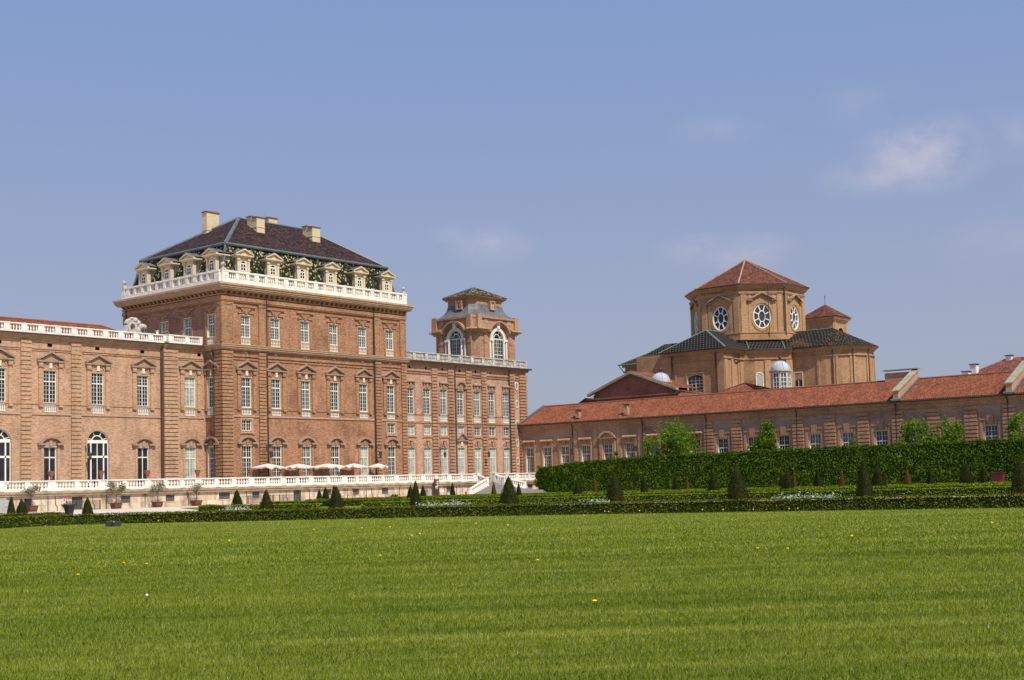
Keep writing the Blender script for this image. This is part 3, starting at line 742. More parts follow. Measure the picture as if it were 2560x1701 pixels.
chimney(9.2, 11.6, 15.2, 16.4, 40, 46.1); chimney(13.3, 14.9, 8.0, 10.4, 41.5, 44.75, 2); chimney(20.8, 22.6, 14.0, 15.4, 42, 46.6); chimney(24.9, 26.6, 8.0, 10.4, 41.5, 44.75, 2)

# ================================================================== LEFT WING
lw = thing('palace_wing', 'pale brick palace wing left of the tall pavilion, with arched doors', 'building', (-30, 10, 2.55))
FA, FB = FR(4.6), FR(4.0)
XL = -62.0
ca = [-10.29, -17.5, -24.65, -31.85, -39.0, -46.2, -53.4]
ops = []
for i, c in enumerate(ca):
    ops += [(c, 1.86, 12.78, 18.38), (c, .78, 21.5, 21.98)]
    ops.append((c, 3.32, 2.5, 10.55, 'round') if i % 2 else (c, 1.8, 2.5, 8.26))
facade('front_wall', lw, FA, XL, -7.1, 2.5, 23.0, ops, ['brick_pale', 'cream_reveal'])
facade('front_wall', lw, FB, -7.1, 0, 2.5, 23.0, [(-2.7, 1.9, 12.78, 18.45), (-2.7, 1.9, 2.5, 8.32), (-1.0, .72, 21.55, 22.05)], ['brick_pale', 'cream_reveal'])
b = MB(); b.poly((-7.1, 4.0, 2.5), (-7.1, 4.6, 2.5), (-7.1, 4.6, 23), (-7.1, 4.0, 23)); b.poly((XL, 4.6, 2.5), (XL, 17, 2.5), (XL, 17, 23), (XL, 4.6, 23)); b.poly((XL, 17, 2.5), (0, 17, 2.5), (0, 17, 23), (XL, 17, 23)); b.build('end_wall', 'brick_pale', lw)
ped_p = pediment_mesh(1.98, 'brick_pale_trim', 'hood_grey'); arch_p = archhood_mesh(1.85, 'brick_pale_trim', 'hood_grey', .98); vent = vent_mesh(.78, .48)
for i, c in enumerate(ca):
    window(lw, FA, c, 12.78, 1.86, 5.6, 'glass', cols=4, rows=5, trans=4.15, baly=1.3); place(sb, 'window_balustrade', lw, FA, c, 12.85); place(ped_p, 'window_hood', lw, FA, c, 18.4)
    if i % 2: window(lw, FA, c, 2.5, 3.32, 8.05, 'glass', cols=2, rows=1, trans=4.45, arch='round', fan=True)
    else: window(lw, FA, c, 2.5, 1.8, 5.76, 'glass', cols=2, rows=1, trans=4.4); place(arch_p, 'door_hood', lw, FA, c, 8.28)
    b = MB(); b.poly((-.39, .2, 0), (.39, .2, 0), (.39, .2, .48), (-.39, .2, .48)); put(b.mesh('attic_opening', ['dark_void']), 'attic_opening', lw, (c, 4.6, 21.5))
    if i % 2:  # side lights of the arched doors
        b = MB()
        for s in (-1, 1):
            b.box(s * .98 - .09, s * .98 + .09, .19, .31, .1, 6.35); b.box(s * 1.32 - .25, s * 1.32 + .25, .195, .305, .95, 1.2)
        b.box(-1.6, 1.6, .17, .33, 6.36, 6.75); b.box(-1.55, 1.55, .19, .31, 4.35, 4.62)
        put(b.mesh('door_frame', ['white_paint']), 'door_frame', lw, (c, 4.6, 2.5))
        b = MB(); b.arcband(0, 6.39, 1.66, 1.95, 0, 180, -.08, .03, 16); b.box(-1.95, -1.66, -.08, .03, 0, 6.38); b.box(1.66, 1.95, -.08, .03, 0, 6.38); put(b.mesh('door_surround', ['brick_pale_trim']), 'door_surround', lw, (c, 4.6, 2.5))
window(lw, FB, -2.7, 12.78, 1.9, 5.67, 'blind', cols=4, rows=5, trans=4.2, baly=1.3); place(sb, 'window_balustrade', lw, FB, -2.7, 12.85); place(ped_p, 'window_hood', lw, FB, -2.7, 18.46)
window(lw, FB, -2.7, 2.5, 1.9, 5.82, 'blind', cols=4, rows=6, trans=4.2); place(arch_p, 'door_hood', lw, FB, -2.7, 8.34)
b = MB(); b.poly((-.36, .2, 0), (.36, .2, 0), (.36, .2, .5), (-.36, .2, .5)); put(b.mesh('attic_opening', ['dark_void']), 'attic_opening', lw, (-1.0, 4.0, 21.55))
for a, a2 in ((-28.9, -27.4), (-21.6, -20.1), (-43.2, -41.7), (-36.1, -34.6), (-50.4, -48.9)): quoin(lw, 'quoin_pilaster', FA, a, a2, 2.5, 22.4, 'brick_pale_trim', .56, .18)
quoin(lw, 'quoin_pilaster', FB, -7.25, -4.9, 2.5, 22.4, 'brick_pale_trim', .56, .22)
for fr, a, a2 in ((FA, XL, -7.12), (FB, -7.1, -.3)):
    band(lw, 'string_course', fr, a, a2, [(12.48, 12.68, .12)], 'stone_brown', False); band(lw, 'string_course', fr, a, a2, [(13.85, 13.98, .09)], 'brick_pale_trim', False)
    band(lw, 'string_course', fr, a, a2, [(20.9, 21.02, .1), (21.15, 21.3, .14)], 'brick_pale_trim', False)
    band(lw, 'cornice', fr, a, a2, [(22.4, 22.6, .2), (22.6, 22.78, .42), (22.78, 22.95, .62)], 'brick_pale_trim', False)
    band(lw, 'gutter', fr, a, a2, [(22.952, 23.12, .78)], 'pipe', False)
balustrade(lw, 'roof_balustrade', FR(4.25), XL, -7.0, 23.12, 1.22, 'stone_white', [(-6.75, .9)] + [(-9.3 - 2.42 * i, .8) for i in range(22)], .33, .32, .26, .15)
balustrade(lw, 'roof_balustrade', FR(3.62), -6.7, -.9, 23.12, 1.22, 'stone_white', [(-6.3, .8), (-3.5, .7), (-1.1, .5)], .33, .32, .26, .15)
pipe(lw, FA, -7.35, 2.5, 22.7, .1, -.2)
b = MB(); e, rg = 24.0, 26.15
b.poly((XL, 5.4, 23.2), (-8.2, 5.4, 23.2), (-11.5, 13, rg), (XL, 13, rg)); b.poly((-8.2, 5.4, 23.2), (-8.2, 17.5, 23.2), (-11.5, 13, rg)); b.poly((XL, 17.5, 23.2), (-8.2, 17.5, 23.2), (-11.5, 13, rg), (XL, 13, rg))
b.build('roof', 'roof_red', lw)
b = MB(); b.poly((-8.3, 4.0, 23.13), (0, 4.0, 23.13), (0, 17.2, 23.13), (-8.3, 17.2, 23.13)); b.build('roof_terrace', 'step_stone', lw)
b = MB(); b.tube([(XL, 13, rg), (-11.5, 13, rg), (-8.2, 5.4, 23.25)], .14, 6); b.build('ridge_tiles', 'terracotta', lw)
# carved scroll that closes the wing roof
b = MB(); b.m = 0
b.arcband(-9.95, 25.55, .5, .98, 0, 360, 7.4, 8.3, 24, .8); b.arcband(-9.95, 25.6, .98, 1.25, 20, 160, 7.55, 8.15, 12, .85)
b.prism([(-11.4, 24.5), (-10.6, 24.5), (-10.6, 25.6), (-10.9, 25.8)], 7.5, 8.2)
for c, r in (((-9.5, 7.7, 26.55), (.65, .45, .42)), ((-8.95, 7.75, 26.2), (.5, .45, .5)), ((-8.15, 7.8, 25.75), (.75, .5, .42)), ((-8.6, 7.8, 25.7), (.45, .5, .55)), ((-9.9, 7.7, 26.75), (.35, .4, .25)), ((-8.95, 7.65, 25.1), (.4, .4, .55))): b.ellipsoid(c, r, 12, 8)
b.tube([(-9.3, 7.9, 25.4), (-8.6, 7.85, 24.7), (-7.9, 7.8, 23.9), (-7.4, 7.8, 23.2)], [.45, .42, .36, .3], 10)
b.build('carved_scroll', 'statue_stone', lw)
t = thing('planter_pot', 'small white pot with a low green plant on the wing roof balustrade before the pavilion', 'planter', (-8.1, 4.25, 24.35))
b = MB(); b.lathe([(.17, 0), (.2, .38), (.27, .42), (.27, .52)], (-8.1, 4.25, 24.35), 10); b.build('pot', 'white_paint', t)
P = np.array([-8.1, 4.25, 24.95]) + rng.normal(0, 1, (90, 3)) * (.17, .17, .09); add_leaves('plant', leaf_quads(P, np.tile((0, 0, 1.), (90, 1)), .09), 'leaf_weed', t, t.location)
for o in t.children:
    if o.name.startswith('plant'): o.location = -Vector(t.location)

# ================================================================== RIGHT WING
rw = thing('palace_wing', 'pink brick palace wing between the tall pavilion and the low gallery', 'building', (54, 7, 2.55))
FC = FR(.4)
cr = [39.28, 43.3, 47.43, 51.8, 56.2, 60.2, 64.2]
ops = []
for i, c in enumerate(cr): ops += [(c, 1.8, 12.78, 18.35), (c, 1.8, 10.5, 12.05), (c, 1.8, 2.5, 8.38), (c, .62 if i < 5 else .42, 21.6, 22.08)]
OV = [(67.3, 19.75), (67.3, 16.4), (67.2, 12.75), (67.1, 9.3), (67.1, 6.0)]
facade('front_wall', rw, FC, 38.0, 70.1, 2.5, 22.9, ops, ['brick_pink', 'cream_reveal'])
b = MB(); b.poly((70.1, .4, 2.5), (70.1, 16, 2.5), (70.1, 16, 22.9), (70.1, .4, 22.9)); b.poly((38, 16, 2.5), (70.1, 16, 2.5), (70.1, 16, 22.9), (38, 16, 22.9)); b.build('end_wall', 'brick_pink', rw)
flat = flathood_mesh('brick_pink_trim', 'hood_grey'); keym = keystone_mesh('brick_pink_trim'); mez_pk = mezz_mesh('brick_pink_trim')
archs = archhood_mesh(1.55, 'brick_pink_trim', 'hood_grey', 1.2); pedk = pediment_mesh(1.5, 'brick_pink_trim', 'hood_grey', rise=1.35, side=False)
gp = ['glass', 'glass', 'glass_grey', 'glass', 'glass_grey', 'glass', 'glass_grey']
for i, c in enumerate(cr):
    window(rw, FC, c, 12.78, 1.8, 5.57, gp[i], cols=4, rows=5, trans=4.1, baly=1.25); place(sb, 'window_balustrade', rw, FC, c, 12.82)
    window(rw, FC, c, 10.5, 1.8, 1.55, 'blind' if i < 4 else 'glass', cols=4, rows=3); place(mez_pk, 'window_surround', rw, FC, c, 10.5)
    window(rw, FC, c, 2.5, 1.8, 5.88, 'blind', cols=4, rows=6, trans=4.1)
    place(archs if i == 3 else flat, 'window_hood', rw, FC, c, 18.37); place(pedk if i == 3 else keym, 'door_hood', rw, FC, c, 8.4)
    w_ = .31 if i < 5 else .21
    b = MB(); b.poly((-w_, .22, 0), (w_, .22, 0), (w_, .22, .48), (-w_, .22, .48)); put(b.mesh('attic_opening', ['dark_void']), 'attic_opening', rw, (c, .4, 21.6))
for a, a2 in ((44.4, 45.85), (48.57, 50.02), (53.26, 54.7), (57.37, 58.7), (65.1, 66.6), (68.05, 70.25)): quoin(rw, 'quoin_pilaster', FC, a, a2, 2.5, 22.0, 'brick_pink_trim', .55, .26, gap=.17)
b = MB(); b.m = 0
for x, z in OV: b.arcband(x, z, .3, .46, 0, 360, -.09, .03, 16, 1.0)
ovm = None
for x, z in OV:
    b = MB(); b.m = 0
    pts = [(.46 * math.cos(R(a)), .72 * math.sin(R(a))) for a in range(0, 360, 20)]; pin = [(.28 * math.cos(R(a)), .56 * math.sin(R(a))) for a in range(0, 360, 20)]
    n = len(pts); b.add([(p[0], -.1, p[1]) for p in pts] + [(p[0], -.1, p[1]) for p in pin] + [(p[0], .02, p[1]) for p in pts] + [(p[0], -.01, p[1]) for p in pin],
                        [(i, (i + 1) % n, n + (i + 1) % n, n + i) for i in range(n)] + [(i, (i + 1) % n, 2 * n + (i + 1) % n, 2 * n + i) for i in range(n)] + [(n + i, n + (i + 1) % n, 3 * n + (i + 1) % n, 3 * n + i) for i in range(n)])
    b.m = 1; b.add([(p[0], -.02, p[1]) for p in pin], [tuple(range(n))])
    b.m = 2; b.box(-.03, .03, -.06, -.022, -.55, .55); b.box(-.27, .27, -.055, -.024, -.03, .03)
    put(b.mesh('oval_window', ['cream_reveal', 'glass', 'white_frame']), 'oval_window', rw, (x, .4, z))
band(rw, 'string_course', FC, 38.1, 70.1, [(12.5, 12.72, .12)], 'brick_pink_trim', False); band(rw, 'string_course', FC, 38.1, 66.6, [(13.85, 13.98, .09)], 'brick_pink_trim', False)
band(rw, 'string_course', FC, 38.1, 70.1, [(20.8, 20.95, .16), (21.2, 21.35, .2)], 'brick_pink_trim', False)
band(rw, 'cornice', FC, 38.1, 70.5, [(22.3, 22.5, .3), (22.5, 22.72, .5)], 'brick_pink_trim', False); band(rw, 'gutter', FC, 38.1, 71.0, [(22.722, 23.0, .85)], 'pipe', False)
b = MB(); b.box(70.1, 70.7, .4, 16, 22.5, 22.98); b.build('cornice', 'brick_pink_trim', rw)
balustrade(rw, 'roof_balustrade', FR(.15), 38.1, 70.1, 23.05, 1.4, 'stone_weathered', [(69.9, .4)] + [(40.0 + 2.95 * i, .75) for i in range(10)], .3, .3, .22, .16)
pipe(rw, FC, 50.25, 2.5, 22.6, .09, -.3); pipe(rw, FC, 65.0, 2.5, 22.6, .1, -.3)
b = MB(); b.poly((38, .4, 22.99), (70.1, .4, 22.99), (70.1, 16, 22.99), (38, 16, 22.99)); b.build('roof_terrace', 'lead', rw)

# ================================================================== TOWER
tw = thing('tower', 'squat brick tower with tall white arched windows and flared lead roof above the right wing', 'tower', (64.3, 8, 23))
X0, X1, Y0, Y1 = 58.6, 71.4, 2.6, 13.4
c_ = 1.4
def octo(o, ch=c_): return [(X0 - o + ch, Y0 - o), (X1 + o - ch, Y0 - o), (X1 + o, Y0 - o + ch), (X1 + o, Y1 + o - ch), (X1 + o - ch, Y1 + o), (X0 - o + ch, Y1 + o), (X0 - o, Y1 + o - ch), (X0 - o, Y0 - o + ch)]
FT, ST = FR(Y0), SD(X0)
tcx, tcy = 65.0, 7.3
facade('front_wall', tw, FT, X0 + c_, X1 - c_, 22.9, 32.3, [(tcx, 3.1, 22.95, 30.0, 'round')], ['brick_pink_trim', 'white_frame'], .5)
facade('side_wall', tw, ST, -(Y1 - c_), -(Y0 + c_), 22.9, 32.3, [(-tcy, 3.1, 22.95, 30.0, 'round')], ['brick_pink_trim', 'white_frame'], .5)
b = MB(); q = octo(0)
for i in (1, 2, 3, 4, 5): b.poly((*q[i], 22.9), (*q[(i + 1) % 8], 22.9), (*q[(i + 1) % 8], 32.3), (*q[i], 32.3))
b.build('corner_wall', 'brick_pink_trim', tw)
b = MB(); b.poly((*q[7], 22.9), (*q[0], 22.9), (*q[0], 32.3), (*q[7], 32.3)); b.build('corner_wall', 'brick_pink_trim', tw)
for fr, c in ((FT, tcx), (ST, -tcy)):
    window(tw, fr, c, 22.95, 3.1, 7.05, 'glass_grey' if fr is ST else 'glass', cols=6, rows=4, trans=2.6, arch='round', fan=True)
    b = MB(); b.arcband(0, 5.5, 1.5, 2.05, 0, 180, -.14, .05, 18); b.prism([(-.3, 7.35), (.3, 7.35), (.55, 8.5), (-.55, 8.5)], -.32, .02)
    b.box(-2.5, -1.35, -.3, .03, 5.1, 5.48); b.box(1.35, 2.5, -.3, .03, 5.1, 5.48)
    for s in (-1, 1): b.box(s * 2.3 - .18, s * 2.3 + .18, -.16, .03, 0, 5.1); b.lathe([(.2, 0), (.2, 4.7), (.26, 5.1)], (s * 1.55, -.12, 0), 8)
    place(b.mesh('window_surround', ['white_frame']), 'window_surround', tw, fr, c, 22.95)
    b = MB(); b.m = 0
    b.arcband(0, 5.75, 2.75, 3.05, 18, 162, -.75, .03, 18); b.arcband(0, 5.75, 2.5, 2.75, 15, 165, -.3, .03, 18)
    for s in (-1, 1): b.box(s * 3.55 - .45, s * 3.55 + .35, -.18, .03, 0, 7.0); b.box(s * 3.1 - .2, s * 3.1 + .2, -.1, .03, 0, 7.0); b.box(s * 3.55 - .5, s * 3.55 + .4, -.26, .03, 4.6, 5.0)
    place(b.mesh('window_hood', ['brick_pink_trim']), 'window_hood', tw, fr, c, 22.95)
    b = MB(); b.m = 0
    for s in (-1, 1):
        for k in range(3): b.box(s * (3.0 + k * .3) - .07, s * (3.0 + k * .3) + .07, -.1, .02, 8.3, 9.1)
    place(b.mesh('parapet_balusters', ['stone_weathered']), 'parapet_balusters', tw, fr, c, 22.95)
def octband(name, prof, mat, inner=None):
    b = MB()
    for z, Z, o in prof: b.vprism(octo(o), z, Z)
    return b.build(name, mat, tw)
# cornice breaks round the arches: only the corner lengths are built
b = MB()
for z, Z, o in ((29.5, 29.75, .35), (29.75, 29.98, .6), (29.98, 30.25, .95)):
    for (x, X, y, Y) in ((X0 - o, tcx - 3.0, Y0 - o, Y0 + .2), (tcx + 3.0, X1 + o, Y0 - o, Y0 + .2)): b.box(max(x, X0 + c_ - o * 1.4), min(X, X1 - c_ + o * 1.4), y, Y, z, Z)
    for y, Y in ((Y0 - o, tcy - 3.0), (tcy + 3.0, Y1 + o)): b.box(X0 - o, X0 + .2, max(y, Y0 + c_ - o * .4), min(Y, Y1 - c_ + o * .4), z + .002, Z - .002)
    for q in ((0, 7), (1, 2), (5, 6)):
        p0, p1 = octo(0)[q[0]], octo(0)[q[1]]; r0, r1 = octo(o, c_ + .0)[q[0]], octo(o, c_ + .0)[q[1]]
        b.vprism([p0, r0, r1, p1], z + .001, Z - .001)
b.build('cornice', 'stone_brown', tw)
b = MB(); b.vprism(octo(.12), 31.9, 32.1); b.vprism(octo(.3), 32.1, 32.45)
q0_, q1_ = octo(0), octo(.22)
for i0, i1, pe in ((7, 0, (1.3, 0)), (1, 2, (0, 0)), (5, 6, (0, 0))):
    c0, c1 = q1_[i0], q1_[i1]; d0, d1 = q0_[i0], q0_[i1]
    b.vprism([d0, c0, c1, d1], 30.26, 32.5)
    for (px, py) in (c0, c1):
        b.box(px - .55, px + .55, py - .12, py + .6, 30.27, 32.72) if abs(py - Y0) < .5 else b.box(px - .12 if px < 64 else px - .6, px + .6 if px < 64 else px + .12, py - .55, py + .55, 30.28, 32.73)
b.build('parapet', 'brick_pink_trim', tw)
b = MB(); prof = [(-.15, 32.46), (.45, 32.75), (.95, 33.2), (1.35, 33.8), (1.6, 34.4), (1.7, 34.9)]
for (i0, z0), (i1, z1) in zip(prof[:-1], prof[1:]):
    q0, q1 = octo(-i0, 1.4 - i0 * .1), octo(-i1, 1.4 - i1 * .1)
    for i in range(8): j = (i + 1) % 8; b.poly((*q0[i], z0), (*q0[j], z0), (*q1[j], z1), (*q1[i], z1))
b.build('lead_roof', 'lead', tw)
b = MB(); b.vprism(octo(-1.75, 1.2), 34.2, 36.1); b.vprism(octo(-1.4, 1.2), 36.0, 36.25); b.vprism(octo(-1.1, 1.2), 36.25, 36.4); b.build('lantern_storey', 'brick_pink_trim', tw)
b = MB(); q = octo(-1.0, 1.2); ap_ = ((X0 + X1) / 2, (Y0 + Y1) / 2, 38.7)
for i in range(8): b.poly((*q[i], 36.42), (*q[(i + 1) % 8], 36.42), ap_)
b.build('roof', 'roof_tower', tw)
b = MB()
for i in (0, 7, 1, 6): b.tube([(*q[i], 36.45), ap_], .13, 5)
b.build('roof_flashing', 'lead_strip', tw)
b = MB(); b.box(-.75, -.42, -.35, .3, -.25, 1.45); b.box(.42, .75, -.35, .3, -.25, 1.45); b.box(-.42, .42, -.35, .3, -.25, -.05); b.box(-.42, .42, -.35, .3, 1.25, 1.45); lf = b.mesh('lantern_window', ['brick_pink_trim'])
b = MB(); b.m = 0; b.box(-.42, .42, -.12, -.06, -.05, .05); b.box(-.42, .42, -.12, -.06, 1.15, 1.25); b.box(-.42, -.33, -.12, -.06, .05, 1.15); b.box(.33, .42, -.12, -.06, .05, 1.15); b.box(-.05, .05, -.115, -.065, .05, 1.15); b.box(-.33, .33, -.11, -.07, .57, .63)
b.m = 1; b.poly((-.42, -.065, 0), (.42, -.065, 0), (.42, -.065, 1.25), (-.42, -.065, 1.25)); lg = b.mesh('casement', ['white_paint', 'glass'])
for fr, c in ((FR(Y0 + 1.38), tcx + .1), (SD(X0 + 1.38), -tcy)): put(lg, 'casement', place(lf, 'lantern_window', tw, fr, c, 34.2))

# ================================================================== LOW GALLERY
ga = thing('gallery_building', 'long low brick gallery with red tiled roof behind the high clipped hedge', 'building', (75, -50, 0))
GX = 68.0; SG = SD(GX); GY = -118.0
wl = [(-1.8, 1.72), (-5.8, 1.72), (-9.83, 1.68), (-14.47, 1.75), (-19.25, 1.75), (-23.9, 1.72), (-28.87, 1.72), (-32.95, 1.72)]
wr = [-42.15, -47.7, -53.2, -58.56, -64.0, -69.47, -74.9, -80.4, -85.9, -91.3, -96.8, -102.3, -107.8, -113.2]
wl.append((-37.0, 1.72))
ops = [(-y, w, 2.6, 8.3) for y, w in wl] + [(-y, 1.82, 2.6, 8.28) for y in wr]
facade('front_wall', ga, SG, -.38, -GY, 0, 12.4, ops, ['brick_gallery', 'cream_reveal'], .5)
b = MB(); b.poly((82, .4, 0), (82, GY, 0), (82, GY, 12.6), (82, .4, 12.6)); b.poly((68, GY, 0), (82, GY, 0), (82, GY, 12.4), (75, GY, 16.1), (68, GY, 12.4)); b.build('rear_wall', 'brick_gallery', ga)
for y, w in wl: window(ga, SG, -y, 2.6, w, 5.7, 'glass_grey', cols=4, rows=6, trans=4.15)
for y in wr: window(ga, SG, -y, 2.6, 1.82, 5.68, 'glass_grey' if y in (-58.56, -64, -80.4) else 'glass', cols=4, rows=6, trans=4.15)
gflat = flathood_mesh('brick_gallery_trim', 'brick_gallery_trim', 1.4); 
def gkey():
    b = MB()
    b.prism([(-.45, .1), (.45, .1), (.5, 1.45), (-.5, 1.45)], -.22, .02)
    for s in (-1, 1):
        b.box(s * 1.05 - .45, s * 1.05 + .45, -.2, .02, .75, .98); b.prism([(s * .55, .1), (s * .95, .1), (s * 1.1, .7), (s * .6, .7)], -.12, .02)
        b.box(s * 1.32 - .2, s * 1.32 + .2, -.12, .02, -5.6, .55)
    b.m = 1; b.box(-1.0, 1.0, -.05, .03, -.001, .11)
    return b.mesh('window_hood', ['brick_gallery_trim', 'cream_reveal'])
gk = gkey()
b = MB(); b.m = 1
b.arcband(0, .35, 1.6, 1.95, 22, 158, -.45, .02, 14); b.box(-1.95, 1.95, -.45, .02, .95, 1.12)
b.m = 0; b.box(-1.4, 1.4, -.1, .02, .12, .95)
for s in (-1, 1): b.box(s * 1.35 - .3, s * 1.35 + .3, -.25, .02, -5.6, .9)
garch = b.mesh('window_hood', ['brick_gallery_trim', 'stone_brown'])
for i, (y, w) in enumerate(wl): place(garch if i == 4 else gflat, 'window_hood', ga, SG, -y, 8.32)
for y in wr: place(gk, 'window_hood', ga, SG, -y, 8.3)
for y, Y in ((.3, -.15), (-26.85, -27.3), (-38.85, -40.5), (-43.95, -45.8), (-49.4, -51.2), (-54.9, -56.75), (-60.35, -62.15), (-65.8, -67.6), (-71.3, -73.1), (-76.75, -78.65), (-82.2, -84.05), (-87.7, -89.6), (-93.2, -95.1), (-98.7, -100.6), (-104.2, -106.1)):
    quoin(ga, 'quoin_pilaster', SG, -y, -Y, 0, 11.2, 'brick_gallery_trim', .55, .28, gap=.17)
for y in (-12.3, -16.65, -21.7, -26.1): b = MB(); b.box(-y - .4, -y + .4, -.12, .02, 0, 11.1); b.build('pilaster', 'brick_gallery', ga, *SG)
for y, Y in ((-.3, -11.6), (-12.8, -16.2), (-17.1, -21.2), (-22.2, -25.6), (-27.4, -38.7)):
    b = MB(); b.box(-y, -Y, -.04, .02, 9.75, 11.05); b.build('wall_panel', 'render_panel', ga, *SG)
ys = [-40.6, -45.9, -51.3, -56.85, -62.2, -67.7, -73.2, -78.75, -84.1, -89.7, -95.2]
ye = [-43.9, -49.3, -54.8, -60.3, -65.7, -71.2, -76.7, -82.1, -87.6, -93.1, -98.6]
for y, Y in zip(ys, ye): b = MB(); b.box(-y, -Y, -.04, .02, 9.3, 11.15); b.build('wall_panel', 'render_panel', ga, *SG)
band(ga, 'string_course', SG, -.3, -GY, [(11.25, 11.36, .1), (11.36, 11.46, .18), (11.46, 11.95, .08), (11.95, 12.15, .25), (12.15, 12.4, .42)], 'brick_gallery_trim', False)
b = MB(); b.tube([(-.2, -.66, 12.42), (-GY, -.66, 12.42)], .12, 6); b.box(-.2, -GY, -.6, -.43, 12.3, 12.42); b.build('gutter', 'pipe', ga, *SG)
for y in (-11.75, -26.7, -39.3, -55.7, -72.0, -88.5): pipe(ga, SG, -y, 0, 12.2, .1, -.22, .0)
# corrugated tile roof (real barrel tiles), front slope and back slope
def barrel_roof(name, ya, yb, xe, ze, xr, zr, mat, pitch=.3, rows=18, amp=.055):
    n = int(abs(yb - ya) / pitch); sub = 4
    yy = np.linspace(ya, yb, n * sub + 1); ph = np.arange(n * sub + 1) * (2 * math.pi / sub)
    ss = np.linspace(0, 1, rows * 2); st = (np.arange(rows * 2) % 2) * .035
    Y, S = np.meshgrid(yy, ss); PH, ST_ = np.meshgrid(ph, st)
    X = xe + (xr - xe) * S; Z = ze + (zr - ze) * S + amp * np.cos(PH) - ST_
    V = np.stack([X, Y, Z], -1).reshape(-1, 3); w = n * sub + 1
    F = [(r * w + c, r * w + c + 1, (r + 1) * w + c + 1, (r + 1) * w + c) for r in range(rows * 2 - 1) for c in range(w - 1)]
    me = bpy.data.meshes.new(name); me.from_pydata(V.tolist(), [], F); me.materials.append(M[mat]); me.update()
    uv = me.uv_layers.new(name='UVMap'); L = math.hypot(xr - xe, zr - ze)
    UV = np.stack([Y.ravel() - ya, S.ravel() * L], 1); vi = np.empty(len(me.loops), int); me.loops.foreach_get('vertex_index', vi)
    uv.data.foreach_set('uv', UV[vi].astype(np.float32).ravel()); return me
put(barrel_roof('roof', .15, GY, 67.36, 12.6, 75, 16.15, 'roof_red'), 'roof', ga)
b = MB(); b.poly((75, .15, 16.1), (75, GY, 16.1), (83, GY, 12.5), (83, .15, 12.5)); b.poly((66.95, .16, 12.42), (75, .16, 16.1), (83, .16, 12.5)); b.build('rear_roof', 'roof_red_old', ga)
b = MB(); b.tube([(75, .15, 16.18), (75, GY, 16.18)], .16, 6); b.build('ridge_tiles', 'terracotta', ga)
b = MB(); b.box(66.9, 69.2, .1, .35, 12.4, 12.62); b.hexa([(67, -.1, 12.5), (75, -.1, 16.2), (75, .35, 16.2), (67, .35, 12.5)], [(67, -.1, 12.72), (75, -.1, 16.42), (75, .35, 16.42), (67, .35, 12.72)]); b.build('verge_flashing', 'lead_strip', ga)
def gchim(y, x, z, h):
    b = MB(); b.m = 0; b.box(x - .35, x + .35, y - .4, y + .4, z - .6, z + h)
    for dx in (-.25, .25):
        for dy in (-.3, 0, .3): b.box(x + dx - .08, x + dx + .08, y + dy - .07, y + dy + .07, z + h, z + h + .4)
    b.m = 1; b.box(x - .5, x + .5, y - .62, y + .62, z + h + .4, z + h + .5); b.m = 2; b.box(x - .75, x + .5, y - .65, y + .65, z - .38, z - .33)
    return b.build('chimney', ['brick_gallery_trim', 'roof_red_old', 'lead_strip'], ga)
gchim(-12.3, 69.0, 13.55, .7); gchim(-22.75, 69.0, 13.5, 1.15)
for y0_, stack in ((-72.3, True), (-88.95, False), (-105.6, False)):
    b = MB(); b.m = 0
    b.prism([(67.1, 12.5), (75, 16.1), (75, 17.5), (67.4, 13.9), (67.1, 13.9)], y0_ - .5, y0_ + .35)
    if stack: b.box(74.7, 75.5, y0_ + .352, y0_ + 4.8, 15.9, 17.35)
    b.m = 1
    b.prism([(67.0, 13.93), (75.05, 17.52), (75.05, 17.68), (67.0, 14.1)], y0_ - .66, y0_ + .5)
    if stack: b.box(74.45, 75.75, y0_ - .6, y0_ + 5.0, 17.683, 17.83)
    b.m = 2; b.prism([(66.9, 12.55), (67.4, 12.55), (67.4, 13.0), (66.9, 12.75)], y0_ - .9, y0_ + .7); b.prism([(67.2, 12.62), (75, 16.2), (75, 16.45), (67.2, 12.85)], y0_ - .75, y0_ - .505)
    o = b.build('fire_wall', ['brick_gallery_trim', 'coping', 'lead_strip'], ga)
# ================================================================== CHURCH
ch = thing('church', 'ochre brick church with octagonal drum, oval windows and dark dotted lower roofs behind the gallery', 'church', (112, -23, 0))
cx, cy, ap = 112.1, -22.9, 10.4
hf = ap * math.tan(R(22.5))
def oval_wall(name, parent, frame, hw, z0, z1, zc, rx, rz, mats, depth=.45):
    b = MB(); n = 32; P = []; Q = []
    for i in range(n):
        a = 2 * math.pi * i / n; c, s = math.cos(a), math.sin(a)
        P.append((rx * c, zc + rz * s))
        k = min(hw / abs(c) if abs(c) > 1e-6 else 1e9, ((z1 - zc) if s > 0 else (zc - z0)) / abs(s) if abs(s) > 1e-6 else 1e9)
        Q.append((k * c, zc + k * s))
    for i in range(n):
        j = (i + 1) % n
        pts = [Q[i], Q[j]]
        # insert rectangle corner when the ray crosses it
        if abs(abs(Q[i][0]) - hw) < 1e-4 and abs(abs(Q[j][0]) - hw) > 1e-4 or abs(abs(Q[i][0]) - hw) > 1e-4 and abs(abs(Q[j][0]) - hw) < 1e-4:
            pts = [Q[i], (math.copysign(hw, Q[i][0] + Q[j][0]), z1 if Q[i][1] + Q[j][1] > 2 * zc else z0), Q[j]]
        b.m = 0; b.poly(*[(x, 0, z) for x, z in pts + [P[j], P[i]]])
        b.m = 1; b.poly((P[i][0], 0, P[i][1]), (P[j][0], 0, P[j][1]), (P[j][0], depth, P[j][1]), (P[i][0], depth, P[i][1]))
    return b.build(name, mats, parent, *frame)
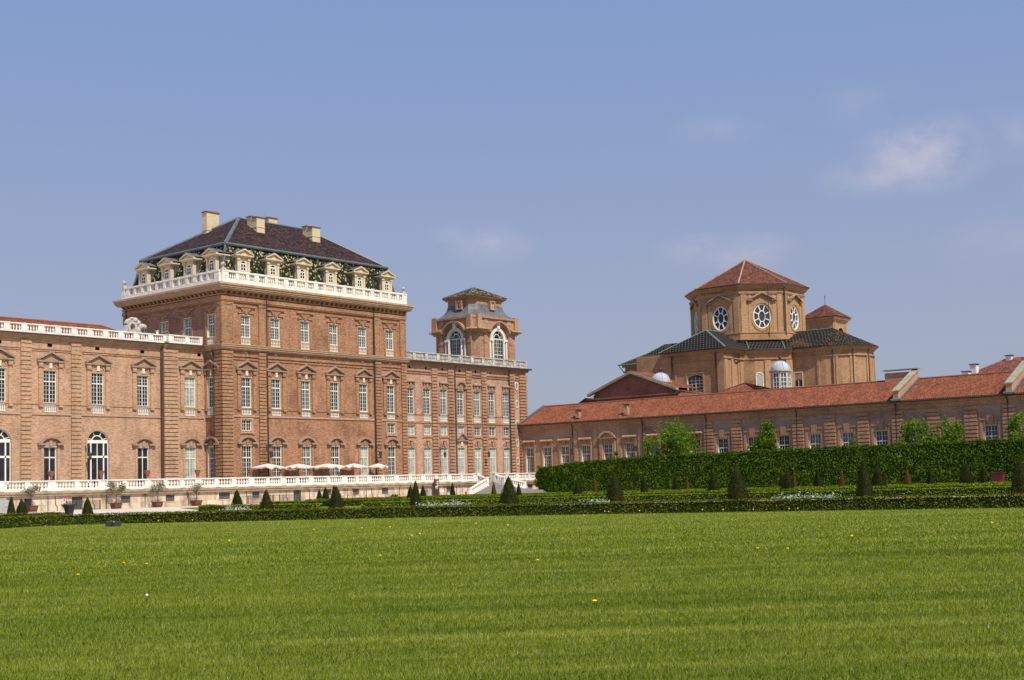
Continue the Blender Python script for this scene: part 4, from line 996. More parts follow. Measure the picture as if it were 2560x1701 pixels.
def oval_window_mesh(rx, rz):
    b = MB(); n = 32
    def ring(r0, r1, y0, y1):
        pts = []
        for i in range(n):
            a = 2 * math.pi * i / n
            for k in (r0, r1):
                for y in (y0, y1): pts.append((k[0] * math.cos(a), y, k[1] * math.sin(a)))
        fs = []
        for i in range(n):
            k, j = 4 * i, 4 * ((i + 1) % n); fs += [(k, j, j + 2, k + 2), (k + 1, k + 3, j + 3, j + 1), (k + 2, j + 2, j + 3, k + 3), (k, k + 1, j + 1, j)]
        b.add(pts, fs)
    ring((rx - .16, rz - .16), (rx + .05, rz + .05), .12, .3); ring((rx * .34, rz * .42), (rx * .34 + .15, rz * .42 + .15), .13, .29)
    for k in range(8):
        a = 2 * math.pi * (k + .5) / 8; c, s = math.cos(a), math.sin(a); q = .09
        p0 = ((rx * .34 + .1) * c, (rz * .42 + .1) * s); p1 = ((rx - .1) * c, (rz - .1) * s); d = Vector((p1[0] - p0[0], p1[1] - p0[1])).normalized(); t = (-d.y * q, d.x * q)
        b.prism([(p0[0] - t[0], p0[1] - t[1]), (p1[0] - t[0], p1[1] - t[1]), (p1[0] + t[0], p1[1] + t[1]), (p0[0] + t[0], p0[1] + t[1])], .14, .28)
    fm = b.mesh('oval_window', ['white_paint'])
    p = MB(); p.add([(rx * math.cos(2 * math.pi * i / n), .27, rz * math.sin(2 * math.pi * i / n)) for i in range(n)], [tuple(range(n))])
    return fm, p.mesh('pane', ['slate'])
ofm, opm = oval_window_mesh(1.72, 2.32)
ohood = MB(); ohood.m = 0
for s in (-1, 1):
    ohood.prism([(s * 2.55, 3.15), (s * 2.55, 3.45), (0, 4.75), (0, 4.4)], -.6, .02); ohood.prism([(s * 2.9, 3.0), (s * 1.9, 3.0), (s * 1.9, 3.2), (s * 2.9, 3.2)], -.5, .02)
ohood.m = 1
n = 32; pts = []
for i in range(n):
    a = 2 * math.pi * i / n
    for k in (1.95, 2.25): pts.append((k * math.cos(a), -.1, (k + .6) * math.sin(a)))
    for k in (1.95, 2.25): pts.append((k * math.cos(a), .02, (k + .6) * math.sin(a)))
ohood.add(pts, [(4 * i, 4 * i + 1, 4 * ((i + 1) % n) + 1, 4 * ((i + 1) % n)) for i in range(n)] + [(4 * i + 1, 4 * i + 3, 4 * ((i + 1) % n) + 3, 4 * ((i + 1) % n) + 1) for i in range(n)])
ohm = ohood.mesh('window_hood', ['hood_grey', 'brick_church_trim'])
for k in range(8):
    rot = R(45 * k); nx, ny = math.sin(rot), -math.cos(rot)
    fr = ((cx + nx * ap, cy + ny * ap, 0), rot)
    oval_wall('drum_wall', ch, fr, hf, 27.5, 38.6, 32.6, 1.75, 2.35, ['brick_church', 'cream_reveal'])
    if k in (0, 6, 7, 1, 5):
        o = place(ofm, 'oval_window', ch, fr, 0, 32.6); put(opm, 'pane', o); place(ohm, 'window_hood', ch, fr, 0, 32.6)
    b = MB()
    for s in (-1, 1): b.box(s * (hf - .75) - .55, s * (hf - .75) + .55, -.14, .03, 28.5, 37.0); b.box(s * (hf - 1.95) - .25, s * (hf - 1.95) + .25, -.07, .03, 28.5, 37.0)
    b.build('pilaster', 'brick_church_trim', ch, *fr)
def ngon(r, n=8, off=22.5): return [(cx + r / math.cos(R(22.5)) * math.cos(R(off + 360 / n * i)), cy + r / math.cos(R(22.5)) * math.sin(R(off + 360 / n * i))) for i in range(n)]
b = MB()
for z, Z, o in ((36.9, 37.1, .22), (37.1, 37.35, .3), (37.9, 38.15, .35), (38.15, 38.4, .6), (38.4, 38.6, .85), (28.0, 28.35, .75), (28.35, 28.8, .6), (28.8, 29.3, .35), (29.3, 29.5, .45)): b.vprism(ngon(ap + o), z, Z)
b.build('drum_cornice', 'brick_church_trim', ch)
b = MB(); b.vprism(ngon(ap + 1.02), 38.6, 38.74); b.build('gutter', 'pipe', ch)
b = MB(); q = ngon(ap + 1.05)
for i in range(8): b.poly((*q[i], 38.76), (*q[(i + 1) % 8], 38.76), (cx, cy, 45.2))
b.build('drum_roof', 'roof_church', ch)
b = MB()
for i in range(8): b.tube([(*q[i], 38.8), (cx, cy, 45.25)], .2, 5)
b.build('hip_tiles', 'hood_grey', ch)
def vpipe(parent, x, y, z0, z1, r=.12): b = MB(); b.tube([(x, y, z0), (x, y, z1)], r, 6); b.build('downpipe', 'pipe', parent)
qq = ngon(ap + .35)
for i in (5,): vpipe(ch, *qq[i], 27.5, 38.5, .15)
vpipe(ch, cx - 7.0, cy - 8.6, 28.4, 38.5, .07)
# lower body: plan outline of the visible walls
Lx = 91.5; rA_ = 7.2; acx, acy = 112.3, -41.2
base = [(Lx, -16.5), (Lx, -29.3), (94.6, -29.3), (94.6, -28.9), (97.4, -28.9), (97.4, -29.3), (98.6, -29.3), (99.4, -31.3), (104.3, -36.2), (105.1, -36.2), (105.1, -38.0)]
apse = [(acx + rA_ * math.cos(R(a)), acy + rA_ * math.sin(R(a))) for a in range(180, 361, 12)]
east = [(acx + rA_, -34), (124, -22), (124, -16.5)]
outline = base + apse + east
def wallstrip(name, pts, z0, z1, mat, closed=False):
    b = MB(); n = len(pts)
    for i in range(n if closed else n - 1):
        p, q = pts[i], pts[(i + 1) % n]; b.poly((*p, z0), (*q, z0), (*q, z1), (*p, z1))
    return b.build(name, mat, ch)
FLc = SD(Lx)
facade('arm_wall', ch, FLc, 16.5, 29.3, 0, 25.6, [(22.95, 3.4, 15.6, 21.35, 'seg')], ['brick_church', 'white_frame'], .55)
window(ch, FLc, 22.95, 15.6, 3.4, 5.7, 'glass', cols=4, rows=4, trans=2.7, arch='seg', bar=.08)
b = MB(); b.box(20.95, 21.25, -.1, .02, 15, 21.3); b.box(24.65, 24.95, -.1, .02, 15, 21.3); b.box(20.9, 25, -.12, .02, 21.45, 21.65); b.box(21.3, 24.6, -.08, .02, 21.9, 22.3); b.build('window_surround', 'brick_church_trim', ch, *FLc)
b = MB(); b.box(16.45, 17.9, -.2, .02, 0, 24.9); b.box(27.9, 29.35, -.2, .02, 0, 24.9); b.box(18.6, 18.95, -.1, .02, 0, 22.5); b.build('pilaster', 'brick_church_trim', ch, *FLc)
wallstrip('body_wall', outline[1:], 0, 25.6, 'brick_church')
wallstrip('body_wall', [(Lx, -16.5), (Lx, -10), (124, -10), (124, -22)], 0, 25.6, 'brick_church')
def offset_out(pts, o):
    r = []
    for i, p in enumerate(pts):
        a = Vector(pts[max(i - 1, 0)]); c = Vector(pts[min(i + 1, len(pts) - 1)]); d = (c - a).normalized()
        r.append((p[0] + d.y * o, p[1] - d.x * o))
    return r
# outline runs so that the outside lies to the right of travel after the flip below
def ledge(name, prof, mat):
    b = MB()
    pts = [outline[0], outline[1]] + outline[6:]
    for z, Z, o in prof:
        out = []
        for i, p in enumerate(pts):
            # push away from the church centre axis
            if i < 3: out.append((p[0] - o if i < 2 else p[0], p[1] - (o if i > 0 else 0)))
            elif p[0] < 105.0: out.append((p[0] - o * .7, p[1] - o * .7))
            elif p[1] > -41.2 and p[0] < 110: out.append((p[0] - o, p[1]))
            elif p in apse: d = Vector((p[0] - acx, p[1] - acy)).normalized(); out.append((p[0] + d.x * o, p[1] + d.y * o))
            else: out.append((p[0] + o, p[1]))
        for i in range(len(pts) - 1):
            p, q, P, Q = pts[i], pts[i + 1], out[i], out[i + 1]
            b.poly((*P, z), (*Q, z), (*Q, Z), (*P, Z)); b.poly((*p, z), (*q, z), (*Q, z), (*P, z)); b.poly((*p, Z), (*q, Z), (*Q, Z), (*P, Z))
    return b.build(name, mat, ch)
ledge('cornice', [(23.75, 23.9, .12), (23.9, 24.05, .25), (25.0, 25.2, .25), (25.2, 25.4, .45), (25.4, 25.6, .62)], 'brick_church_trim')
ledge('gutter', [(25.6, 25.78, .95)], 'pipe')
# pilasters on the other faces
b = MB()
for (x, X) in ((91.5, 92.4), (93.9, 94.55), (95.2, 95.6), (96.9, 97.35)): b.box(x, X, -29.5 if x < 94 else -29.12, -28.7, 0, 23.75)
b.build('pilaster', 'brick_church_trim', ch)
b = MB()
for a in (181, 206, 232, 262, 292):
    for da in (-2.6, 2.6) if a not in (181,) else (0,):
        d = Vector((math.cos(R(a + da)), math.sin(R(a + da)))); t = Vector((-d.y, d.x)); p = Vector((acx, acy)) + d * (rA_ - .12)
        q = [p - t * .22, p + t * .22, p + t * .22 + d * .26, p - t * .22 + d * .26]; b.vprism([tuple(v) for v in q], 0, 23.75)
b.build('pilaster', 'brick_church_trim', ch)
for a in (203, 232, 262): vpipe(ch, acx + (rA_ + .22) * math.cos(R(a)), acy + (rA_ + .22) * math.sin(R(a)), 0, 25.6, .1)
vpipe(ch, 91.25, -27.6, 0, 25.5); vpipe(ch, 91.25, -18.1, 0, 25.5)
# niche and doorway on the diagonal wall
dgf = ((99.4, -31.3, 0), math.atan2(-4.9, 4.9))
b = MB(); b.box(1.75, 2.9, -.25, .02, 0, 23.7); b.box(5.9, 7.1, -.25, .02, 0, 23.7); b.build('pilaster', 'brick_church_trim', ch, *dgf)
b = MB(); b.m = 0; b.box(.0, .16, -.1, .02, 12, 20.9); b.box(1.3, 1.46, -.1, .02, 12, 20.9); b.arcband(.73, 20.75, .55, .73, 0, 180, -.1, .02, 10); b.m = 1; b.poly((.16, -.03, 12), (1.3, -.03, 12), (1.3, -.03, 20.8), (1.0, -.03, 21.25), (.46, -.03, 21.25), (.16, -.03, 20.8)); b.build('niche', ['cream_reveal', 'cabinet'], ch, *dgf)  # niche back is flat; its darker grey paints in the shadow there
b = MB(); b.m = 0; b.box(-.9, -.8, -.1, .02, 12, 21.2); b.box(.8, .9, -.1, .02, 12, 21.2); b.box(-.9, .9, -.1, .02, 21.2, 21.4)
b.m = 1; b.poly((-.8, -.03, 12), (.8, -.03, 12), (.8, -.03, 21.2), (-.8, -.03, 21.2)); b.m = 2; b.poly(*([(-.7, -.05, 12), (.7, -.05, 12)] + [(.7 * math.cos(R(a)), -.05, 19.3 + .7 * math.sin(R(a))) for a in range(0, 181, 15)]))
b.m = 0; b.box(-.05, .05, -.1, -.055, 12, 19.9); b.box(-.7, .7, -.095, -.06, 18.5, 18.65)
put(b.mesh('arched_window', ['cream_reveal', 'brick_church_trim', 'glass']), 'arched_window', ch, (105.1, -37.2, 0), -math.pi / 2)
# roofs over the arms
E_ = 25.8
b = MB(); b.poly((Lx - 1, -15.7, E_), (Lx - 1, -30.2, E_), (96.0, -22.95, 29.95))
b.build('arm_roof', 'roof_dots', ch)
b = MB(); b.poly((Lx - 1, -30.2, E_), (99.2, -30.2, E_), (103.5, -26.5, 28.4), (103, -22.95, 29.95), (96.0, -22.95, 29.95)); b.poly((Lx - 1, -15.7, E_), (96.0, -22.95, 29.95), (103, -22.95, 29.95), (103.5, -19.4, 28.4), (99.2, -15.7, E_))
b.build('arm_roof', 'roof_dots', ch)
b = MB(); b.poly((99.2, -30.2, E_), (104.1, -35.2, E_), (107.5, -32.0, 28.35), (103.0, -27.4, 28.35)); b.build('diagonal_roof', 'roof_dots', ch)
ra = rA_ + .98
b = MB(); b.poly((104.1, -35.2, E_), (acx - ra, acy, E_), (acx, acy, 29.8), (acx, -32.5, 29.8), (108, -32.2, 28.4))
fan = [(acx + ra * math.cos(R(a)), acy + ra * math.sin(R(a)), E_) for a in range(180, 361, 9)]
for p, q in zip(fan[:-1], fan[1:]): b.poly(p, q, (acx, acy, 29.8))
b.poly((acx + ra, acy, E_), (acx + ra, -33, E_), (acx, -32.5, 29.8), (acx, acy, 29.8)); b.build('apse_roof', 'roof_dots_brown', ch)
b = MB(); b.poly((99, -15.7, E_), (125, -15.7, E_), (125, -33, E_), (112, -33, 28.3), (103, -22.9, 28.3)); b.build('rear_roof', 'roof_dots', ch)
b = MB()
for p, q, r in (((Lx - 1, -15.7, E_), (96.0, -22.95, 29.95), .13), ((Lx - 1, -30.2, E_), (96.0, -22.95, 29.95), .2), ((96.0, -22.95, 29.98), (103, -22.95, 29.98), .1), ((99.2, -30.2, E_ + .03), (103.0, -27.4, 28.38), .1), ((104.1, -35.2, E_ + .03), (108, -32.2, 28.42), .1), ((acx, acy, 29.84), (acx, -32.5, 29.84), .12), ((103, -27.4, 28.4), (107.5, -32, 28.4), .1)): b.tube([p, q], r, 6)
b.build('roof_flashing', 'copper', ch)
# lower nave block to the left
b = MB(); b.poly((96.8, -3.6, 0), (96.8, -16.4, 0), (96.8, -16.4, 24.8), (96.8, -3.6, 24.8)); b.poly((96.8, -3.6, 0), (122, -3.6, 0), (122, -3.6, 24.8), (96.8, -3.6, 24.8)); b.build('nave_wall', 'brick_church', ch)
b = MB(); b.box(96.55, 96.82, -16.4, -3.4, 23.3, 23.6); b.box(96.3, 96.82, -16.4, -3.2, 24.3, 24.8); b.build('cornice', 'brick_church_trim', ch)
b = MB(); b.poly((95.9, -2.7, 24.85), (95.9, -16.4, 24.85), (100, -16.4, 27.0), (100, -6.8, 27.0)); b.poly((95.9, -2.7, 24.85), (100, -6.8, 27.0), (122, -6.8, 27.0), (122, -2.7, 24.85))
b.poly((100, -6.8, 27.0), (100, -16.4, 27.0), (103.5, -16.4, 29.0), (103.5, -9, 29.0)); b.poly((100, -6.8, 27), (103.5, -9, 29), (122, -9, 29), (122, -6.8, 27)); b.build('nave_roof', 'roof_dots_brown', ch)
b = MB(); b.tube([(95.8, -2.6, 24.8), (95.8, -16.4, 24.8)], .13, 6); b.tube([(95.9, -2.7, 24.9), (100, -6.8, 27.05)], .1, 5); b.tube([(100, -6.8, 27.05), (103.5, -9, 29.05)], .1, 5); b.tube([(95.8, -2.8, 24.7), (96.2, -3.2, 24.0), (96.6, -3.5, 23.2)], .09, 5); b.build('gutter', 'copper', ch)
# bell tower behind the drum
bx, by, bw = 143.3, -24.6, 3.3
b = MB(); b.box(bx - bw, bx + bw, by - bw, by + bw, 0, 35.0); b.build('belfry_wall', 'brick_church', ch)
b = MB(); b.box(bx - bw - .25, bx + bw + .25, by - bw - .25, by + bw + .25, 34.8, 35.2); b.box(bx - bw - .6, bx + bw + .6, by - bw - .6, by + bw + .6, 35.2, 35.7); b.build('cornice', 'brick_church_trim', ch)
b = MB(); e = bw + .95; p4 = [(bx - e, by - e, 35.75), (bx + e, by - e, 35.75), (bx + e, by + e, 35.75), (bx - e, by + e, 35.75)]
for i in range(4): b.poly(p4[i], p4[(i + 1) % 4], (bx, by, 38.9))
b.build('belfry_roof', 'roof_church', ch)
b = MB(); b.tube([(bx, by, 38.8), (bx, by, 40.4)], .05, 5); b.ellipsoid((bx, by, 40.3), (.12, .12, .12), 6, 4); b.box(bx - .3, bx + .3, by - .02, by + .02, 40.55, 40.7); b.tube([(bx, by, 40.3), (bx, by, 40.9)], .03, 4); b.build('weather_vane', 'iron', ch)
for fr, c in ((FR(by - bw), bx), (SD(bx - bw), -by)):
    b = MB(); b.m = 0; b.arcband(c, 32.1, 1.35, 1.75, 0, 180, -.12, .02, 12); b.box(c - 2.8, c - 2.2, -.12, .02, 28, 34.8); b.box(c + 2.2, c + 2.8, -.12, .02, 28, 34.8); b.m = 1
    b.poly(*([(c - 1.35, -.03, 29), (c + 1.35, -.03, 29)] + [(c + 1.35 * math.cos(R(a)), -.03, 32.1 + 1.35 * math.sin(R(a))) for a in range(0, 181, 15)])); b.build('belfry_opening', ['brick_church_trim', 'dark_void'], ch, *fr)

# small glazed cupolas in front of the church
def cupola(x, y, zb, zt, r, label):
    t = thing('cupola', label, 'cupola', (x, y, zb))
    oc = lambda q: [(x + q * math.cos(R(22.5 + 45 * i)), y + q * math.sin(R(22.5 + 45 * i))) for i in range(8)]
    b = MB(); b.vprism(oc(r), zb, zt); b.build('drum', 'brick_gallery_trim', t)
    for k in range(8):
        rot = R(45 * k); d = r * math.cos(R(22.5)); fr = ((x + math.sin(rot) * d, y - math.cos(rot) * d, 0), rot)
        if k % 2 == 0 or True:
            b = MB(); b.m = 0; w = .6
            b.box(-w, -w + .1, -.09, .02, zb, zt - .15); b.box(w - .1, w, -.09, .02, zb, zt - .15); b.box(-.04, .04, -.08, .02, zb, zt - .15); b.box(-w + .1, w - .1, -.085, .02, zt - .3, zt - .15)
            for q in range(1, 6): zz = zb + (zt - .3 - zb) * q / 6; b.box(-w + .1, w - .1, -.07, .02, zz - .04, zz + .04)
            b.m = 1; b.poly((-w, -.025, zb), (w, -.025, zb), (w, -.025, zt - .15), (-w, -.025, zt - .15))
            b.build('window', ['white_paint', 'glass_grey'], t, *fr)
    b = MB(); b.lathe([(r + .05, 0), (r + .3, .05), (r + .35, .3), (r + .2, .32)], (x, y, zt), 16); b.build('cornice', 'cream', t)
    b = MB(); b.lathe([((r + .05) * math.cos(R(a)), (r * .98) * math.sin(R(a))) for a in range(0, 91, 10)], (x, y, zt + .3), 16)
    b.build('dome', 'zinc', t)
    b = MB()
    for k in range(8):
        a = R(45 * k); b.tube([(x + (r + .08) * math.cos(R(q)) * math.cos(a), y + (r + .08) * math.cos(R(q)) * math.sin(a), zt + .3 + (r * .98 + .02) * math.sin(R(q))) for q in range(0, 91, 15)], .035, 4)
    b.build('dome_ribs', 'cabinet', t)
    b = MB(); b.lathe([(.3, 0), (.12, .12), (.1, .35), (.26, .5), (.32, .7), (.24, .9), (.06, 1.0)], (x, y, zt + .3 + r * .96), 8); b.build('finial', 'pipe', t)
cupola(92.6, -40.1, 15.5, 20.5, 1.75, 'white glazed cupola with a zinc dome before the right-hand round apse of the church')
cupola(86.0, -18.9, 15.5, 19.7, 1.7, 'zinc domed cupola half hidden behind the sloping roof of the gable')

# gabled building between gallery and church
gb = thing('gabled_building', 'dark red brick gabled building with a broad pediment between the gallery and the church', 'building', (86, -14, 0))
gx, gy = 84.0, -14.0
b = MB(); b.poly((gx, -4.9, 0), (gx, -23.4, 0), (gx, -23.4, 18.2), (gx, gy, 21.8), (gx, -4.9, 18.2)); b.poly((gx, -23.4, 0), (91, -23.4, 0), (91, -23.4, 18.2), (gx, -23.4, 18.2)); b.build('gable_wall', 'brick_gable', gb)
b = MB()
for s, y in ((1, -4.0), (-1, -24.0)):
    b.hexa([(gx - .9, y, 18.05), (gx + .02, y, 18.05), (gx + .02, gy, 21.75), (gx - .9, gy, 21.75)], [(gx - .9, y, 18.5), (gx + .02, y, 18.5), (gx + .02, gy, 22.2), (gx - .9, gy, 22.2)])
b.build('raking_cornice', 'coping', gb)
b = MB(); b.box(gx - .45, gx + .02, -23.9, -4.1, 17.1, 17.35); b.box(gx - .3, gx + .01, -23.7, -4.3, 16.5, 17.1); b.box(gx - .2, gx + .02, -14.6, -13.4, 14.5, 17.1); b.box(gx - .2, gx + .02, -23.6, -22.4, 14.5, 17.1); b.box(gx - .2, gx + .02, -6.2, -5.0, 14.5, 17.1); b.box(gx - .7, gx + .02, -24.4, -3.6, 17.35, 17.6); b.build('entablature', 'brick_gable', gb)
b = MB(); b.poly((gx - .6, -24.0, 18.52), (91.4, -24.0, 18.52), (91.4, gy, 22.22), (gx - .6, gy, 22.22)); b.poly((gx - .6, -4.0, 18.52), (96, -4.0, 18.52), (96, gy, 22.22), (gx - .6, gy, 22.22)); b.poly((gx - 1.0, -24.2, 18.0), (91.4, -24.2, 18.0), (91.4, -30.5, 16.7), (gx - 1.0, -30.5, 16.7))
b.poly((gx - 1.2, -3.8, 17.8), (96, -3.8, 17.8), (96, -1.5, 16.6), (gx - 1.2, -1.5, 16.6))
b.poly((84, -30.5, 16.7), (89.5, -34.5, 18.9), (96, -30.5, 16.8)); b.poly((84, -41, 16.0), (89.5, -34.5, 18.7), (84, -30.5, 16.7)); b.poly((96, -30.5, 16.8), (89.5, -34.5, 18.9), (98, -41, 16.6))
b.build('roof', 'roof_red_old', gb)
b = MB()
for y in (-3.7, -30.5): b.box(gx - 1.1, 90, y - .1, y + .1, 16.45, 16.66)
b.box(gx - 1.0, gx, -30.5, -24.2, 16.3, 16.5); b.build('eaves', 'pipe', gb)
# far house on the right
fh = thing('far_house', 'house with rust red roof and white chimneys beyond the gallery', 'house', (112, -80, 0))
b = MB(); b.box(103, 122, -110, -67.5, 0, 17.0); b.build('wall', 'brick_gallery', fh)
b = MB(); A_, B_ = (111, -74.0, 21.3), (111, -112, 21.3); b.poly((102, -66.5, 17), (102, -112, 17), B_, A_); b.poly((102, -66.5, 17), A_, (123, -66.5, 17)); b.poly((123, -66.5, 17), A_, B_, (123, -112, 17)); b.build('roof', 'roof_red_old', fh)
def wch(x, y, z, h, w=.55):
    b = MB(); b.m = 0; b.box(x - w, x + w, y - w, y + w, z - 1.5, z + h); b.m = 1; b.box(x - w - .15, x + w + .15, y - w - .15, y + w + .15, z + h + .15, z + h + .28); b.m = 0
    for s in (-1, 1): b.box(x + s * w - .12 * (s > 0), x + s * w + .12 * (s < 0), y - w, y + w, z + h + .001, z + h + .15)
    b.build('chimney', ['white_paint', 'pipe'], fh)
wch(103.4, -69.6, 18.0, .7); wch(105.6, -70.2, 18.9, 1.1); wch(110.5, -74.6, 21.0, .45, .5)

# ================================================================== TERRACE
te = thing('terrace', 'long stone terrace with a white balustrade running in front of the palace', 'terrace', (15, -3, 0))
TY = -6.0; FTc = FR(TY)
doors = [(-27.4, 1.5, 0.1, 1.66), (8.55, 1.4, .1, 1.75)]
cel = [(-34.0, 1.1, .7, 1.6), (-20.4, 1.4, .7, 1.63), (-13.55, 1.35, .74, 1.62), (-4.6, 1.9, .78, 1.72), (14.6, 1.2, .84, 1.73), (20.3, 1.35, .8, 1.72), (26.5, 1.35, .8, 1.75), (41.3, 1.2, .8, 1.75), (62.6, 1.3, .7, 1.7), (0.9, 1.3, .8, 1.72)]
facade('retaining_wall', te, FTc, XL, 67.6, 0, 1.86, [(*d,) for d in doors] + cel, ['retaining', 'ledge_stone'], .35)
for c, w, z0, z1 in doors + cel:
    b = MB(); b.m = 0; b.poly((c - w / 2, .3, z0), (c + w / 2, .3, z0), (c + w / 2, .3, z1), (c - w / 2, .3, z1)); b.m = 1
    n = int(w / .22); h = z1 - z0
    for k in range(-n, n + 1):
        for s in (-1, 1):
            xa = c - w / 2 + .22 * k if s > 0 else c + w / 2 - .22 * k
            x0_, x1_ = xa, xa + s * h * .75
            lo, hi = c - w / 2, c + w / 2
            t0 = max(0, (lo - x0_) / (x1_ - x0_) if s > 0 else (hi - x0_) / (x1_ - x0_)); t1 = min(1, (hi - x0_) / (x1_ - x0_) if s > 0 else (lo - x0_) / (x1_ - x0_))
            if t1 - t0 > .05: b.tube([(x0_ + (x1_ - x0_) * t0, .14 + .02 * s, z0 + h * t0), (x0_ + (x1_ - x0_) * t1, .14 + .02 * s, z0 + h * t1)], .018, 4)
    b.m = 2; b.box(c - w / 2 - .12, c + w / 2 + .12, -.05, .02, z0 - .12, z0 - .001)
    b.build('cellar_door' if (c, w, z0, z1) in doors else 'cellar_window', ['dark_void', 'cabinet', 'retaining'], te, *FTc)
b = MB(); b.box(XL, 67.6, TY - .32, TY + .4, 1.86, 2.12); b.box(XL, 67.6, TY - .42, TY + .4, 2.121, 2.42); b.build('ledge', 'ledge_stone', te)
b = MB(); b.box(XL, 47.9, TY - .24, TY + .2, 2.42, 2.68); b.box(52.7, 67.6, TY - .24, TY + .2, 2.42, 2.68); b.build('plinth', 'stone_white', te)
b = MB(); 
for x in np.arange(-58, 66, 2.9):
    if not 47 < x < 53: b.box(x - .45, x + .45, TY - .255, TY - .2, 2.43, 2.5)
b.build('drain_slot', 'ledge_stone', te)
b = MB(); b.box(XL, 67.6, TY + .2, 4.5, 2.42, 2.55); b.build('floor', 'step_stone', te)
pr = [(-37.6, 1.0), (-30.95, 1.1), (-24.0, 1.0), (-17.1, 1.0), (-9.1, 1.0), (0.0, 1.0), (5.75, .95), (11.1, .95), (17.8, .95), (22.95, .95), (28.9, .95), (35.0, .95), (41.2, .95), (47.6, .8), (-44.4, 1), (-51, 1), (-57.6, 1)]
pm = [(-34.2, .7), (-27.5, .7), (-20.6, .7), (-14.4, .6), (-11.8, .6), (-6.1, .6), (-3.1, .6), (2.9, .55), (8.4, .55), (14.5, .6), (20.4, .55), (25.9, .6), (32, .6), (38.1, .6), (44.3, .6)]
balustrade(te, 'balustrade', FTc, XL, 48.0, 2.67, 1.06, 'stone_white', pr + pm, .4, .34, .07, .15, rs=1.9)
balustrade(te, 'balustrade', FTc, 52.5, 67.6, 2.67, 1.06, 'stone_white', [(52.9, .8), (58.9, .9), (56.0, .5), (62.2, .5), (65, .9)], .4, .34, .07, .15, rs=1.9)
b = MB()
for x in (-31.44, -23.25, -17.5, -10.7, -.8, 10.87, 18.4, 22.4, 29.6, 35.2, 40.7, 43.1): b.tube([(x, TY - .08, 0), (x, TY - .08, 1.8)], .04, 5)
for x in (-30.2, -25.0, 6.64, 23.8, 39.0): b.tube([(x - .25, TY - .08, 1.8), (x - .22, TY - .08, .8), (x, TY - .1, .6), (x, TY - .1, 0)], .04, 5)
b.build('drain_pipe', 'pipe', te)
# stair: straight flight, landing, then a flared flight
b = MB()
def stp(xl, xr, yf, yb, z):
    b.m = 0; b.vprism([(xl, yf), (xr, yf), (xr, yb), (xl, yb)], 0, z)
    b.m = 1; b.poly((xl + .02, yf - .004, max(0, z - .15)), (xr - .02, yf - .004, max(0, z - .15)), (xr - .02, yf - .004, z - .035), (xl + .02, yf - .004, z - .035))
for i in range(5): stp(48.4, 52.4, TY - .35 - .37 * (i + 1), TY - .35 - .37 * i + .02, 2.4 - .16 * (i + 1) + .001 * i)
for i in range(10):
    y = TY - 2.2 - .36 * i; q = i + 1
    stp(48.2 - .83 * q, 52.6 + 1.15 * q, y - .36 - (1.2 if i == 0 else 0) * 0, y + .01, 1.72 - .172 * i)
b.build('steps', ['step_stone', 'step_riser'], te)
def slope_rail(p0, p1, h, name='stair_balustrade', mat='stone_white'):
    """p: (x,y,z of the base); sloped balustrade between two points"""
    b = MB(); P0, P1 = Vector(p0), Vector(p1); d = (P1 - P0); L = math.hypot(d.x, d.y); t = Vector((-d.y, d.x, 0)) / L
    def bar(z0, z1, w):
        b.hexa([P0 - t * w + Vector((0, 0, z0)), P1 - t * w + Vector((0, 0, z0)), P1 + t * w + Vector((0, 0, z0)), P0 + t * w + Vector((0, 0, z0))], [P0 - t * w + Vector((0, 0, z1)), P1 - t * w + Vector((0, 0, z1)), P1 + t * w + Vector((0, 0, z1)), P0 + t * w + Vector((0, 0, z1))])
    bar(-.45, .22, .2); bar(h - .17, h, .22)
    n = max(2, int(L / .4))
    for i in range(n):
        p = P0 + d * ((i + .5) / n); b.lathe([(r * 1.7, .22 + q * (h - .39) / .74) for r, q in BALP], tuple(p), 6)
    for p, zz in ((P0, 0), (P1, 0)): b.box(p.x - .28, p.x + .28, p.y - .28, p.y + .28, p.z - .9, p.z + h + .03); b.box(p.x - .34, p.x + .34, p.y - .34, p.y + .34, p.z + h + .03, p.z + h + .14)
    return b.build(name, mat, te)
slope_rail((48.1, TY - .25, 2.62), (48.1, TY - 2.3, 1.86), 1.05); slope_rail((52.7, TY - .25, 2.62), (52.7, TY - 2.3, 1.86), 1.05)
slope_rail((47.85, TY - 2.55, 1.8), (40.1, TY - 5.5, .15), 1.05); slope_rail((53.0, TY - 2.55, 1.8), (56.5, TY - 3.6, 1.1), 1.05)
# stair at the far left edge of the terrace
b = MB()
for i in range(7): b.box(-42.5, -37.3, TY - .4 - .36 * (i + 1), TY - .4 - .36 * i + .01, 0, 1.75 - .24 * i)
b.build('steps', 'step_stone', te)
slope_rail((-42.7, TY - .3, 1.7), (-42.7, TY - 3.1, .15), 1.05)
